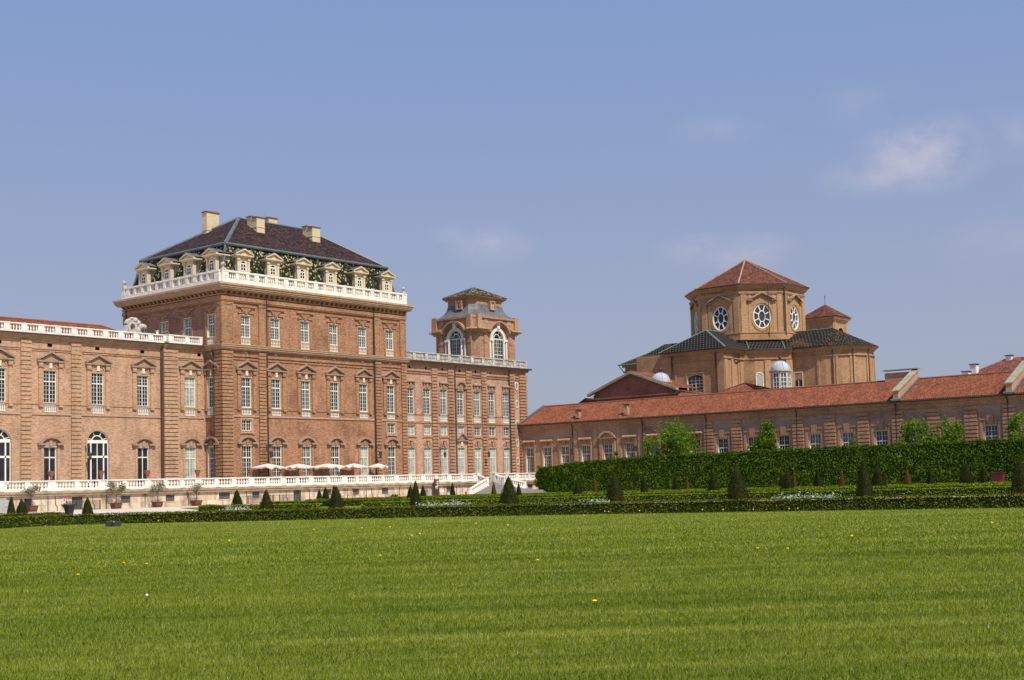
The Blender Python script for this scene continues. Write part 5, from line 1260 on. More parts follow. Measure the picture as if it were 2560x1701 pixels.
# ================================================================== GROUND
def sheet(name, pts, z, mat, kind='structure'):
    b = MB(); b.poly(*[(x, y, z) for x, y in pts]); o = b.build(name, mat); o['kind'] = kind; return o
sheet('ground', [(-1500, -1500), (1500, -1500), (1500, 1500), (-1500, 1500)], -.004, 'gravel')
def smooth(P, n=6):
    P = [Vector(p) for p in P]; out = []
    for i in range(len(P) - 1):
        a, b_, c, d = P[max(i - 1, 0)], P[i], P[i + 1], P[min(i + 2, len(P) - 1)]
        for k in range(n):
            t = k / n; out.append(.5 * ((2 * b_) + (c - a) * t + (2 * a - 5 * b_ + 4 * c - d) * t * t + (3 * b_ - a - 3 * c + d) * t ** 3))
    return [(p.x, p.y) for p in out] + [tuple(P[-1])]
FH = smooth([(-104, -95), (-92, -88.6), (-85, -85.6), (-79.5, -83.6), (-75.6, -84.3), (-73.6, -88), (-71.3, -94), (-67.5, -102), (-64.9, -109.4), (-63.1, -116.2), (-61.6, -123.6), (-59.6, -132.6), (-57.2, -145), (-55, -162)])
sheet('lawn', FH + [(-55, -260), (-260, -260), (-260, -95)], .004, 'turf')
sheet('planting_bed', smooth([(-46, -57), (-43, -73), (-36, -88), (-31, -100), (-26.5, -112), (-24.5, -121), (-21, -140)], 4) + [(48, -140), (48, -14), (-24, -22)], .004, 'bed')
sheet('planting_bed', [(x + .5, y + .3) for x, y in FH[14:]] + [(-52.5, -162), (-54.5, -145), (-57, -132), (-59, -123), (-60.5, -116), (-62.3, -109), (-65, -101), (-68.7, -93), (-71, -87)], .002, 'bed')
sheet('path', [(49, -140), (57, -140), (57, -14), (49, -14)], .003, 'gravel')

# ------------------------------------------------------------------ hedges
def hedge(name, label, pts, w, h, leaf, size, dens, cat='hedge', group=None, top_j=.03, core='hedge_core', side=1, ch=.86, hv=None):
    """pts run along the viewer's edge of the hedge; the hedge lies to the +side of it"""
    t = thing(name, label, cat, (pts[len(pts) // 2][0], pts[len(pts) // 2][1], 0), group)
    P = np.array(pts, float); D = np.gradient(P, axis=0); D /= np.linalg.norm(D, axis=1)[:, None]; Nn = np.stack([-D[:, 1], D[:, 0]], 1) * side
    Q = P + Nn * w
    b = MB(); hv = hv or (lambda x, y: np.ones_like(x)); k_ = hv(P[:, 0], P[:, 1])
    a, c = P + Nn * w * .09, Q - Nn * w * .09
    for i in range(len(P) - 1):
        b.hexa([(*a[i], 0), (*a[i + 1], 0), (*c[i + 1], 0), (*c[i], 0)], [(*a[i], h * ch * k_[i]), (*a[i + 1], h * ch * k_[i + 1]), (*c[i + 1], h * ch * k_[i + 1]), (*c[i], h * ch * k_[i])])
    b.build('stems', core, t)
    seg = np.linalg.norm(np.diff(P, axis=0), axis=1); L = seg.sum(); cum = np.concatenate([[0], np.cumsum(seg)])
    def along(s):
        i = np.clip(np.searchsorted(cum, s) - 1, 0, len(seg) - 1); f = ((s - cum[i]) / seg[i])[:, None]
        return P[i] * (1 - f) + P[i + 1] * f, Nn[i] * (1 - f) + Nn[i + 1] * f
    out = []
    bulge = lambda s: .06 * h * np.sin(s * 1.9) * np.sin(s * .73 + 1)
    for part, area in (('front', L * h * (.75 if h < 1 else 1)), ('top', L * w * 1.5), ('back', L * h * .4), ('ends', 2 * w * h)):
        n = int(area * dens)
        if n < 1: continue
        s = rng.uniform(0, L, n); z = rng.uniform(.02, h, n); k = rng.uniform(0, 1, n)
        if part == 'ends': s = np.where(rng.random(n) < .5, 0, L)
        p, nn = along(s)
        dep = np.abs(rng.normal(0, .05, n)) * min(1, w)
        if part == 'front': xy = p + nn * (dep[:, None] + .02); nrm = np.concatenate([-nn, np.full((n, 1), .25)], 1)
        elif part == 'back': xy = p + nn * (w - dep[:, None]); nrm = np.concatenate([nn, np.full((n, 1), .25)], 1)
        elif part == 'top': xy = p + nn * (k * w)[:, None]; z = h - dep * .8 + bulge(s) * .5; nrm = np.tile((0, 0, 1.), (n, 1))
        else: xy = p + nn * (k * w)[:, None]; d = np.where(s[:, None] < L / 2, -1, 1) * np.stack([nn[:, 1], -nn[:, 0]], 1); nrm = np.concatenate([d, np.zeros((n, 1))], 1); xy = xy + d * .03
        z = (z + (rng.normal(0, top_j, n) if part == 'top' else 0)) * hv(xy[:, 0], xy[:, 1])
        out.append(leaf_quads(np.concatenate([xy, z[:, None]], 1), nrm, size, .3 if part == 'top' else .6 if h < 1 else .75))
    q = np.concatenate(out) - np.array(t.location)[None, None, :]
    add_leaves('foliage', q, leaf, t, t.location)
    return t
hedge('box_hedge', 'low clipped box hedge curving along the edge of the lawn', FH, .78, .62, 'leaf_box', .042, 360, side=1, group=None)
hedge('box_hedge', 'short low box hedge at the far left behind the two dark cones', [(-69.5, -60.5), (-67, -64), (-69, -69)], .8, .55, 'leaf_box', .06, 130, side=1)
r2 = smooth([(-44.2, -74.0), (-41.6, -78.5), (-34.6, -87.5), (-29.6, -99), (-25.6, -111), (-23.6, -120), (-20.2, -138)], 5)
hedge('box_hedge', 'low box hedge in the second row, right of the gravel gap', r2, .85, .58, 'leaf_box2', .05, 200, side=1)
hedge('box_hedge', 'low box hedge in the second row, left of the gravel gap', smooth([(-43.5, -53), (-46.5, -55.5), (-47.8, -60), (-47.2, -66), (-46.2, -70.8)], 4), .85, .58, 'leaf_box2', .05, 200, side=1)
HR = [('third', -12, .62, [(-30, -44), (-29, -56), (-22, -74), (-15, -92), (-10, -110), (-5, -138)]), ('fourth', 0, .6, [(-14, -33), (-11, -46), (-6, -66), (0, -88), (5, -110), (9, -138)]),
      ('fifth', 14, .54, [(-2, -22), (4, -40), (9, -62), (14, -86), (18, -108), (22, -138)]), ('sixth', 28, .42, [(14, -16), (20, -36), (25, -60), (29, -84), (33, -138)]), ('seventh and farthest', 42, .4, [(30, -14), (36, -34), (41, -60), (45, -88), (47, -138)])]
for nm, _, h, pts in HR:
    hedge('box_hedge', 'low box hedge in the %s row of the parterre counted from the lawn' % nm, smooth(pts, 4), .9, h, 'leaf_box2' if nm != 'fifth' else 'leaf_box', .058, 120, side=1)
# the tall hornbeam hedge
hp = smooth([(60.6, -9.6), (60.1, -13), (60, -20), (60, -36), (60, -60), (60, -90), (60, -125)], 8)
tall = hedge('tall_hedge', 'high clipped hornbeam hedge standing in front of the low gallery', hp, 2.2, 5.72, 'leaf_hornbeam', .15, 46, side=1, top_j=.09, ch=.95, hv=lambda x, y: np.interp(-y, [9, 12, 17, 24, 40, 66, 95], [.76, .80, .88, .95, 1.0, 1.03, 1.05]))
def bushleaves(c, r, n, size, squash=1.0):
    d = rng.normal(0, 1, (n, 3)); d /= np.linalg.norm(d, axis=1)[:, None]
    p = d * (rng.uniform(.35, 1, n) ** .5)[:, None] * np.array([r, r, r * squash])
    return leaf_quads(p + np.array(c), d, size, .8)
q = []
for k in range(26):   # shoots that have outgrown the last clipping
    y = -9.6 - 100 * rng.random() ** 1.4; zt = 5.68 * float(np.interp(-y, [9, 12, 17, 24, 40, 66, 95], [.76, .80, .88, .95, 1.0, 1.03, 1.05]))
    q.append(bushleaves((60 + rng.uniform(.1, 2), y, zt + rng.uniform(-.05, .2)), rng.uniform(.25, .6), 90, .12, .6))
for k in range(16): q.append(bushleaves((60.6 + rng.uniform(0, 1.6), -8.9 + rng.normal(0, .35), rng.uniform(.3, 3.9)), rng.uniform(.4, .75), 110, .13, 1.2))
for k in range(60): q.append(bushleaves((59.95 + rng.uniform(-.05, .15), -10 - 95 * rng.random(), rng.uniform(.6, 4.6)), rng.uniform(.35, .9), 90, .14, 1.1))
add_leaves('loose_shoots', np.concatenate(q) - np.array(tall.location)[None, None], 'leaf_hornbeam', tall, tall.location)
def tree(label, x, y, H, Rc, z0, n=2600, leaf='leaf_spring', size=.13, clumps=14, group='young trees behind the high hedge', sparse=1.0):
    t = thing('young_tree', label, 'tree', (x, y, 0), group)
    b = MB(); b.tube([(x, y, 0), (x + .1, y, H * .4), (x - .05, y + .1, H * .8)], [.13, .1, .04], 6)
    q = []
    for i in range(clumps):
        a = rng.uniform(0, 2 * math.pi); f = i / max(1, clumps - 1); zz = z0 + (H - z0) * (.08 + .84 * f); rr = Rc * (1 - .62 * f ** 1.6) * rng.uniform(.3, .95)
        c = np.array([x + rr * math.cos(a), y + rr * math.sin(a), zz])
        b.tube([(x, y, max(1.5, zz - rr * 1.1)), (x + rr * .5 * math.cos(a), y + rr * .5 * math.sin(a), zz - rr * .4), tuple(c)], [.06, .045, .02], 5)
        for j in range(2):
            cc = c + rng.normal(0, Rc * .16, 3); q.append(bushleaves(cc, Rc * rng.uniform(.2, .36), int(n / clumps / 2), size, 1.25))
        # upright shoot
        top = c + np.array([rng.normal(0, .15), rng.normal(0, .15), rng.uniform(.4, 1.3)])
        k = int(n / clumps / 7); tt = rng.uniform(0, 1, k)[:, None]; pp = c * (1 - tt) + top * tt + rng.normal(0, .1, (k, 3)); q.append(leaf_quads(pp, rng.normal(0, 1, (k, 3)), size * .9, .5))
    b.build('trunk', 'bark', t)
    qq = np.concatenate(q); keep = rng.random(len(qq)) < sparse
    add_leaves('crown', qq[keep] - np.array(t.location)[None, None], leaf, t, t.location)
    return t
# ------------------------------------------------------------------ clipped cones
def cone_mesh(name, leaf, seed, n=2600):
    r0 = np.random.default_rng(seed)
    # rounded-square obelisk of unit height and unit base width
    prof = lambda z: .5 * (1 - z) ** .80 * (1 + .12 * np.sin(z * 3.1)) + .05 * np.sqrt(np.clip(1 - z ** 4, 0, 1))
    b = MB(); zs = np.linspace(0, 1, 14); k = 20
    def ringpt(a, r): # superellipse
        c, s = math.cos(a), math.sin(a); e = (abs(c) ** 5 + abs(s) ** 5) ** (-1 / 5); return r * c * e * .93, r * s * e * .93
    pts = []
    for z in zs:
        for i in range(k): x, y = ringpt(2 * math.pi * i / k, float(prof(z)) * .93); pts.append((x + r0.normal(0, .006), y + r0.normal(0, .006), z))
    b.add(pts, [(r * k + i, r * k + (i + 1) % k, (r + 1) * k + (i + 1) % k, (r + 1) * k + i) for r in range(13) for i in range(k)] + [tuple(range(13 * k, 14 * k))])
    me = b.mesh(name, [leaf])
    # leaves as a second set of faces in the same mesh
    z = 1 - np.sqrt(r0.random(n)); a = r0.uniform(0, 2 * math.pi, n); R_ = prof(z)
    c, s = np.cos(a), np.sin(a); e = (np.abs(c) ** 5 + np.abs(s) ** 5) ** (-1 / 5) * .96
    x, y = R_ * c * e, R_ * s * e
    big = np.where(np.abs(c) > np.abs(s), 1, 0)
    nrm = np.stack([np.where(big, np.sign(c), c * .3), np.where(big, s * .3, np.sign(s)), np.full(n, .35)], 1)
    Pp = np.stack([x, y, z], 1) + r0.normal(0, .008, (n, 3)); Pp[:, 2] = np.clip(Pp[:, 2], .01, 1.01)
    return me, leaf_quads(Pp, nrm, .022, .7, .7)
def merged(name, me, quads, leaf):
    v = np.empty(len(me.vertices) * 3); me.vertices.foreach_get('co', v); v = v.reshape(-1, 3).tolist()
    f = [tuple(p.vertices) for p in me.polygons]; o = len(v)
    v += quads.reshape(-1, 3).tolist(); f += [(o + 4 * i, o + 4 * i + 1, o + 4 * i + 2, o + 4 * i + 3) for i in range(len(quads))]
    m2 = bpy.data.meshes.new(name); m2.from_pydata(v, [], f); m2.materials.append(M['hedge_core'] if leaf == 'leaf_yew' else M[leaf]); m2.materials.append(M[leaf])
    m2.polygons.foreach_set('material_index', [0] * len(me.polygons) + [1] * len(quads)); m2.update(); return m2
cm = [merged('clipped_cone', *cone_mesh('clipped_cone', 'leaf_yew', s), 'leaf_yew') for s in (1, 2, 3)]
cr_ = merged('clipped_cone', *cone_mesh('clipped_cone', 'leaf_rust', 5), 'leaf_rust')
front = [(-66.4, -60.3, 1.63, 1.15), (-59.8, -58.8, 1.62, 1.0), (-48.6, -67.4, 1.88, 1.16), (-48.2, -75.4, 1.97, 1.39), (-45.2, -81.2, 2.23, .99), (-39.6, -86.0, 2.37, 1.62), (-37.5, -94.7, 2.46, 1.53), (-33.5, -103.0, 2.63, 1.77), (-34.0, -113.3, 2.85, 1.25), (-28.3, -122.0, 2.79, 1.37)]
fl = ['small dark clipped cone at the far left, the larger and nearer of a pair', 'small dark clipped cone standing before the cellar door beside the black urn', 'dark clipped cone in front of the corner of the pavilion terrace, left of the parasols',
      'broad dark clipped cone, nearest of the tight cluster under the parasols', 'slim dark clipped cone in the near row left of the information totem', 'broad dark clipped cone in front of the terrace stair', 'dark ragged clipped cone in the near row below the gable building',
      'broadest dark clipped cone in the near row, left of the pale bush on the hedge', 'tall narrow dark clipped cone in the near row below the round apse of the church', 'tall dark clipped cone at the right edge of the photo']
mid = [(-62.0, -51.1, 1.88, .86), (-22.0, -30.4, 2.02, 1.4), (-20.3, -45.0, 2.23, .97), (-21.0, -57.3, 1.95, 1.04), (-14.9, -66.8, 1.92, .74), (-14.5, -74.0, 2.06, 1.08), (-9.2, -78.4, 2.26, .93), (-1.6, -81.9, 2.48, 1.53), (.3, -89.3, 2.49, 1.57), (9.7, -94.7, 2.67, 1.62), (12.9, -102.8, 2.9, 1.79), (13.7, -93.6, 2.13, .68)]
ml = ['small dark clipped cone at the far left, the slimmer one behind its pair', 'pointed dark clipped cone at the left end of the second low hedge', 'tall slim dark clipped cone right behind the broad cone under the parasols', 'dark clipped cone behind and left of the slim near cone by the totem', 'slim dark clipped cone right behind the broad cone at the stair',
      'dark clipped cone in the middle row near the left end of the high hedge', 'dark brownish clipped cone in the middle row right of the ragged near cone', 'dark clipped cone in the middle row left of the broadest near cone', 'broad dark clipped cone in the middle row with a slim cone on each side', 'broad dark clipped cone just right of the tall narrow near cone',
      'broad dark clipped cone in the middle row left of the burgundy box', 'slim dark clipped cone half hidden behind the cone beside the tall narrow one']
far = [(5.3, -14.3, 1.84, 1.01), (-4.4, -26.2, 2.08, 1.18), (3.6, -35.8, 2.01, 1.03), (26.8, -19.9, 2.28, .96), (18.0, -50.1, 2.24, .73), (32.7, -55.4, 2.58, 1.14), (43.6, -65.6, 2.59, .88), (37.6, -74.0, 2.72, 1.3), (41.0, -87.6, 2.62, .9), (39.3, -94.9, 2.63, .97)]
flb = ['small dark clipped cone near the terrace wall, leftmost of the cluster under the parasols', 'dark clipped cone second from the left in the cluster under the parasols', 'dark clipped cone peeping out right of the slim near cone by the totem', 'small dark clipped cone in front of the red bin and the stair foot', 'thin dark clipped cone half hidden behind the first middle cone',
       'pointed dark clipped cone far back, left of the tiny rust cone', 'thin dark clipped cone far back, left of the pair of middle cones', 'dark clipped cone far back against the high hedge, beside a rust brown cone', 'thin pointed dark clipped cone far back, right of the bright rust cone', 'small dark clipped cone far back, right of the last middle cone']
rust = [(10.9, -41.5, 2.2, .83), (29.8, -44.0, 2.15, .84), (40.5, -52.3, 2.29, .74), (35.7, -71.6, 2.54, .73), (39.6, -76.4, 2.66, .88), (25.8, -91.1, 2.29, 1.1), (31.9, -101.7, 1.86, .54)]
rl = ['rust brown clipped cone standing before the terrace steps', 'small rust brown clipped cone left of the ragged near cone', 'tiny rust brown clipped cone against the high hedge, beside the pointed dark cone', 'thin brown clipped cone close beside the broad middle cone', 'slim rust brown clipped cone left of the tall narrow near cone', 'bright rust brown clipped cone right of the tall narrow near cone', 'small rust brown clipped cone behind the tall cone at the right edge']
i = 0
for lst, labs, me_ in ((front, fl, None), (mid, ml, None), (far, flb, None), (rust, rl, cr_)):
    for (x, y, h, w), lab in zip(lst, labs):
        o = put(me_ or cm[i % 3], 'clipped_cone', None, (x, y, 0), rng.normal(0, .12)); o.scale = (w * .78, w * .78, h)
        tag(o, lab, 'topiary', 'clipped cones of the parterre'); i += 1

# ------------------------------------------------------------------ trees behind the high hedge
tree('tallest bright green young tree above the high hedge, below the church', 63.9, -36.0, 10.3, 4.0, 4.2, 6200, clumps=30, size=.15)
tree('bright green young tree on the left flank of the tallest one above the hedge', 63.7, -31.2, 8.4, 2.4, 4.2, 2200, clumps=13, sparse=.8, size=.14)
tree('dense rounded green young tree above the high hedge between two gallery windows', 63.9, -52.2, 9.7, 2.9, 4.2, 4800, leaf='leaf_hornbeam', clumps=22, size=.15)
tree('small pale green shoot of a tree above the low left part of the high hedge', 63.3, -24.3, 7.0, .95, 4.2, 520, clumps=6)
tree('olive green young tree above the hedge hiding half a gallery window near the right edge', 63.8, -76.6, 9.2, 2.7, 4.4, 3300, clumps=18, sparse=.8, size=.15)
tree('yellow green young tree above the hedge, right neighbour of the olive green one', 63.8, -81.6, 8.7, 2.6, 4.4, 3300, clumps=18, sparse=.85, size=.15)
tree('thin sparse sapling above the hedge right of the third plain gallery window', 63.6, -67.3, 7.6, .9, 4.4, 420, clumps=6, sparse=.7)
tree('sparse young tree above the hedge at the right edge of the photo', 63.8, -91.0, 9.3, 2.4, 4.4, 2000, clumps=14, sparse=.8, size=.15)

# ------------------------------------------------------------------ parasols
def parasol(x, y, s, h, label, square=True, ang=.0, drop=.28):
    t = thing('parasol', label, 'parasol', (x, y, 2.55), 'parasols on the terrace')
    b = MB(); b.tube([(x, y, 2.55), (x, y, 2.55 + h)], .035, 8); b.box(x - .35, x + .35, y - .35, y + .35, 2.551, 2.62); b.build('pole', 'iron', t)
    b = MB(); n = 8; k = 4
    def edge(i, j):
        a = 2 * math.pi * i / (n * 2) + ang; c, q = math.cos(a), math.sin(a)
        e = 1 / max(abs(math.cos(a - ang)), abs(math.sin(a - ang))) if square else (1 if i % 2 == 0 else .94)
        f = j / k; sag = (0 if i % 2 == 0 else .1 * f)
        return (x + c * e * s * f, y + q * e * s * f, 2.55 + h - .50 * f ** 1.15 - sag * 1.3 + (.10 * math.sin(i * 2.3 + x * 1.7) * f))
    pts = [edge(i, j) for j in range(k + 1) for i in range(n * 2)]; m = n * 2
    fs = [(j * m + i, j * m + (i + 1) % m, (j + 1) * m + (i + 1) % m, (j + 1) * m + i) for j in range(k) for i in range(m)]
    low = [(p[0], p[1], p[2] - .16 - .04 * (i % 2)) for i, p in enumerate(pts[k * m:])]
    o = len(pts); pts += low; fs += [(k * m + i, k * m + (i + 1) % m, o + (i + 1) % m, o + i) for i in range(m)]
    b.add(pts, fs); b.build('canopy', 'canvas', t)
    b = MB()
    for i in range(0, m, 2): e = edge(i, k); b.tube([(x, y, 2.55 + h - .95), (x + (e[0] - x) * .55, y + (e[1] - y) * .55, e[2] + .1)], .015, 4)
    b.build('ribs', 'iron', t)
    return t
parasol(6.5, -1.95, 1.78, 3.2, 'large square cream parasol on the terrace, leftmost of the row'); parasol(12.4, -1.95, 1.68, 3.15, 'large square cream parasol, second from the left, between two terracotta urns')
parasol(18.5, -1.9, 1.72, 3.15, 'wavy square cream parasol in the middle of the row of five'); parasol(23.8, -1.9, 1.6, 3.15, 'square cream parasol, second from the right in the row'); parasol(29.1, -2.0, 1.6, 3.12, 'smaller round cream parasol at the right end of the row', False)

# ------------------------------------------------------------------ terracotta urns on the balustrade piers
b = MB(); b.lathe([(.2, 0), (.22, .05), (.13, .1), (.16, .2), (.27, .45), (.34, .75), (.33, .86), (.38, .92), (.38, .98), (.3, .98), (.28, .9)], (0, 0, 0), 14)
um = b.mesh('body', ['terracotta'], True)
b = MB()
for s in (-1, 1): b.tube([(s * .34, 0, .6), (s * .46, 0, .75), (s * .46, 0, .9), (s * .36, 0, .95)], .03, 5)
uh = b.mesh('handles', ['terracotta'])
u0 = thing('urn', '', 'urn', (0, 0, 0)); put(um, 'body', u0); put(uh, 'handles', u0)
ul = [(-30.95, 'terracotta urn on the balustrade before the leftmost narrow glazed door'), (-24.0, 'terracotta urn on the balustrade before the wide arched door'), (-17.1, 'terracotta urn on the balustrade before the narrow dark door next to the drainpipe'), (-9.1, 'terracotta urn on the balustrade beside the pale curtained door'),
      (0.0, 'terracotta urn on the balustrade, left of the first parasol'), (5.75, 'terracotta urn on the balustrade between the first and second parasols'), (11.1, 'terracotta urn on the balustrade between the second and third parasols')]
for k, (x, lab) in enumerate(ul):
    o = u0 if k == 0 else dup_tree(u0, (0, 0, 0))
    o.location = (x, TY, 3.88); o['label'] = lab; o['group'] = 'terracotta urns on the balustrade'

# ------------------------------------------------------------------ wall lanterns
def lantern_things():
    t = thing('wall_lantern', '', 'lantern', (0, 0, 0))
    b = MB(); b.box(-.05, .05, -.06, 0, -.35, .35); b.tube([(0, -.03, .25), (0, -.5, .38), (0, -1.05, .34), (0, -1.1, .1)], .035, 6); b.tube([(0, -.03, -.25), (0, -.35, .0), (0, -.7, .34)], .028, 6); b.tube([(0, -1.1, .3), (0, -1.1, -.55)], .03, 6); b.build('bracket', 'iron', t)
    b = MB(); b.lathe([(.05, .0), (.12, -.1), (.3, -.28), (.31, -.34), (.26, -.35)], (0, -1.1, -.5), 6); b.lathe([(.15, -1.06), (.17, -1.0), (.1, -.98)], (0, -1.1, -.5), 6)
    for k in range(6):
        a = 2 * math.pi * (k + .5) / 6; b.tube([(.25 * math.cos(a), -1.1 + .25 * math.sin(a), -.85), (.15 * math.cos(a), -1.1 + .15 * math.sin(a), -1.5)], .018, 4)
    c = b.build('lamp_cage', 'iron', t)
    b = MB(); b.lathe([(.24, -.36), (.145, -.99)], (0, -1.1, -.5), 6); b.build('glass', 'glass_grey', c)
    return t
l0 = lantern_things()
ll = [(-19.45, 4.6, 8.1, 0, 'black wall lantern on a bracket beside the wide arched door of the pale wing'), (7.75, -.2, 8.2, 0, 'black wall lantern on the pavilion above the first parasol'), (30.35, -.2, 8.2, 0, 'black wall lantern on the pavilion by the thick drainpipe'),
      (46.1, .2, 8.15, 0, 'black wall lantern on the pink wing, left of its triangular door pediment'), (57.6, .2, 8.2, 0, 'black wall lantern on the pink wing above the terrace stair'), (68.0, -12.25, 8.35, 1, 'black wall lantern on the low gallery, left of its arched window hood'), (68.0, -25.85, 8.35, 1, 'black wall lantern on the low gallery, right of its arched window hood')]
for k, (x, y, z, sd, lab) in enumerate(ll):
    o = l0 if k == 0 else dup_tree(l0, (0, 0, 0))
    o.location = (x, y, z); o.rotation_euler = (0, 0, -math.pi / 2 if sd else 0); o['label'] = lab; o['group'] = 'black wall lanterns'

# ------------------------------------------------------------------ potted olive trees before the terrace wall
def olive(x, y, h, r, lab, n=900):
    t = thing('potted_olive_tree', lab, 'potted tree', (x, y, 0), 'potted olive trees along the terrace wall')
    b = MB(); b.hexa([(x - .42, y - .42, .02), (x + .42, y - .42, .02), (x + .42, y + .42, .02), (x - .42, y + .42, .02)], [(x - .55, y - .55, .68), (x + .55, y - .55, .68), (x + .55, y + .55, .68), (x - .55, y + .55, .68)])
    b.box(x - .58, x + .58, y - .58, y + .58, .68, .76); b.box(x - .5, x + .5, y - .5, y + .5, .2, .26); b.build('planter', 'planter_wood', t)
    b = MB(); q = []
    b.tube([(x, y, .7), (x + .04, y, 1.3), (x, y, 1.75)], [.09, .075, .06], 7)
    for k in range(10):
        a = rng.uniform(0, 6.28); rr = r * rng.uniform(.35, .85); c = np.array([x + rr * math.cos(a), y + rr * math.sin(a), 1.75 + (h - 1.75) * rng.uniform(.2, .85)])
        b.tube([(x, y, 1.6), (x + rr * .5 * math.cos(a), y + rr * .5 * math.sin(a), 1.6 + (c[2] - 1.6) * .6), tuple(c)], [.05, .03, .012], 5)
        q.append(bushleaves(c, r * .42, n // 10, .075, .9))
    b.build('trunk', 'bark', t); qq = np.concatenate(q); add_leaves('crown', qq - np.array(t.location)[None, None], 'leaf_olive', t, t.location)
olive(-34.5, -7.6, 3.1, .95, 'potted olive tree at the far left, behind the pair of small cones', 700); olive(-22.7, -7.3, 3.4, 1.1, 'fullest potted olive tree, between the cellar door and a grated cellar window', 1100); olive(-16.5, -7.3, 3.5, 1.0, 'tall thin potted olive tree left of a drainpipe, below the urn by the dark door', 620); olive(-10.3, -7.3, 3.0, .95, 'sparse potted olive tree with bare spreading twigs, nearest to the pavilion corner', 420)

# ------------------------------------------------------------------ black garden urn, floodlights, railings, signs
t = thing('garden_urn', 'large black flared garden urn on the gravel behind the lawn hedge at the left', 'urn', (-67.3, -68.2, 0))
b = MB(); b.lathe([(.3, 0), (.32, .12), (.26, .2), (.29, .55), (.36, .85), (.55, 1.08), (.55, 1.14), (.47, 1.12)], tuple(t.location), 16); b.build('body', 'iron', t, smooth=True)
P = np.array([-67.3, -68.2, 1.14]) + rng.normal(0, 1, (60, 3)) * (.2, .2, .06); add_leaves('plant', leaf_quads(P, np.tile((0, 0, 1.), (60, 1)), .06) - np.array(t.location)[None, None], 'leaf_olive', t, t.location)
for k, (x, y, rz, lab) in enumerate(((-79.05, -90.9, .5, 'left one of two dark grey floodlight boxes on the lawn by the low hedge'), (-78.8, -91.25, .9, 'right one of two dark grey floodlight boxes on the lawn by the low hedge'))):
    t = thing('floodlight', lab, 'floodlight', (x, y, 0), 'floodlights on the lawn'); 
    b = MB(); b.prism([(-.24, .03), (.24, .03), (.24, .38), (.1, .5), (-.24, .42)], -.25, .25); o = b.build('housing', 'slate', t, t.location, rz); o.scale = (.6, .6, .6)
    b = MB(); b.box(.241, .26, -.2, .2, .08, .34); b.build('lens', 'glass', t, t.location, rz).scale = (.6, .6, .6)
    b = MB(); b.box(-.18, .18, -.3, -.252, 0, .25); b.box(-.18, .18, .252, .3, 0, .25); b.build('bracket', 'iron', t, t.location, rz).scale = (.6, .6, .6)
def railing(lab, x0, x1, y, h=1.12, ends=True, solid=()):
    t = thing('railing', lab, 'railing', ((x0 + x1) / 2, y, 0), 'iron railings before the cellar doors')
    b = MB(); b.box(x0, x1, y - .02, y + .02, h - .05, h); b.box(x0, x1, y - .02, y + .02, .08, .13)
    for x in np.arange(x0, x1, .14): b.box(x - .011, x + .011, y - .011, y + .011, .13, h - .05)
    b.build('bars', 'iron', t)
    for x in (x0, x1):
        b = MB(); b.box(x - .05, x + .05, y - .05, y + .05, 0, h + .05); b.box(x - .02, x + .02, y + .05, TY - .05, h - .05, h)
        b.build('post', 'iron', t)
railing('black iron railing before the lattice cellar door at the left, behind a small cone', -29.6, -24.95, -7.2); railing('black iron railing before the terrace wall, left of the parasol cones', -1.5, 3.0, -7.2); railing('black iron railing beside the second lattice cellar door under the parasols', 4.2, 8.0, -7.2)
t = thing('wall_sign', 'small red and white sign on the stone wall beside the left cellar door', 'sign', (-29.1, TY - .03, 1.3))
b = MB(); b.box(-29.38, -28.82, TY - .05, TY - .001, .95, 1.62); b.build('plate', 'white_paint', t)
b = MB(); b.m = 0; b.box(-29.32, -28.88, TY - .062, TY - .0505, 1.2, 1.57); b.m = 1; b.ellipsoid((-29.1, TY - .066, 1.47), (.05, .01, .05), 8, 5); b.box(-29.16, -29.04, TY - .07, TY - .0625, 1.25, 1.41); b.box(-29.3, -29.16, TY - .06, TY - .0505, 1.05, 1.1); b.box(-29.04, -28.9, TY - .06, TY - .0505, 1.05, 1.1); b.build('panel', ['sign_red', 'white_paint'], t)
t = thing('wall_sign', 'faint red and white sign on the stone wall right of the information totem', 'sign', (39.7, TY - .03, 1.2))
b = MB(); b.box(39.45, 39.95, TY - .05, TY - .001, .85, 1.55); b.build('plate', 'white_paint', t)
b = MB(); b.box(39.52, 39.66, TY - .06, TY - .0505, 1.2, 1.5); b.box(39.72, 39.88, TY - .06, TY - .0505, 1.2, 1.5); b.build('panel', 'sign_red', t)
t = thing('information_totem', 'tall dark maroon information totem with small coloured panels before the terrace', 'sign', (37.2, -7.0, 0))
b = MB(); b.box(36.72, 37.68, -7.12, -6.88, 0, 2.95); b.build('slab', 'totem', t)
def strip(z, h, m, x0=36.82, x1=37.58): b = MB(); b.box(x0, x1, -7.132, -7.1205, z, z + h); b.build('panel', m, t)
strip(2.76, .08, 'stone_weathered', 36.95, 37.5); strip(2.42, .2, 'orange', 36.82, 37.1); strip(2.42, .2, 'canvas', 37.14, 37.55); strip(2.16, .18, 'orange', 36.82, 37.1); strip(2.16, .18, 'canvas', 37.14, 37.5); strip(1.86, .2, 'blue', 36.86, 37.15); strip(1.86, .2, 'canvas', 37.2, 37.58); strip(1.6, .18, 'white_paint', 36.82, 37.4); strip(1.32, .2, 'green_sign', 36.82, 37.35)
t = thing('cabinet', 'grey utility cabinet against the terrace wall left of the information totem', 'cabinet', (35.8, -6.5, 0))
b = MB(); b.box(35.45, 36.25, -6.8, -6.2, 0, 1.25); b.box(35.42, 36.28, -6.83, -6.17, 1.25, 1.32); b.build('case', 'cabinet', t); b = MB(); b.box(35.52, 35.83, -6.815, -6.801, .1, 1.2); b.box(35.87, 36.18, -6.815, -6.801, .1, 1.2); b.build('door', 'cabinet', t)
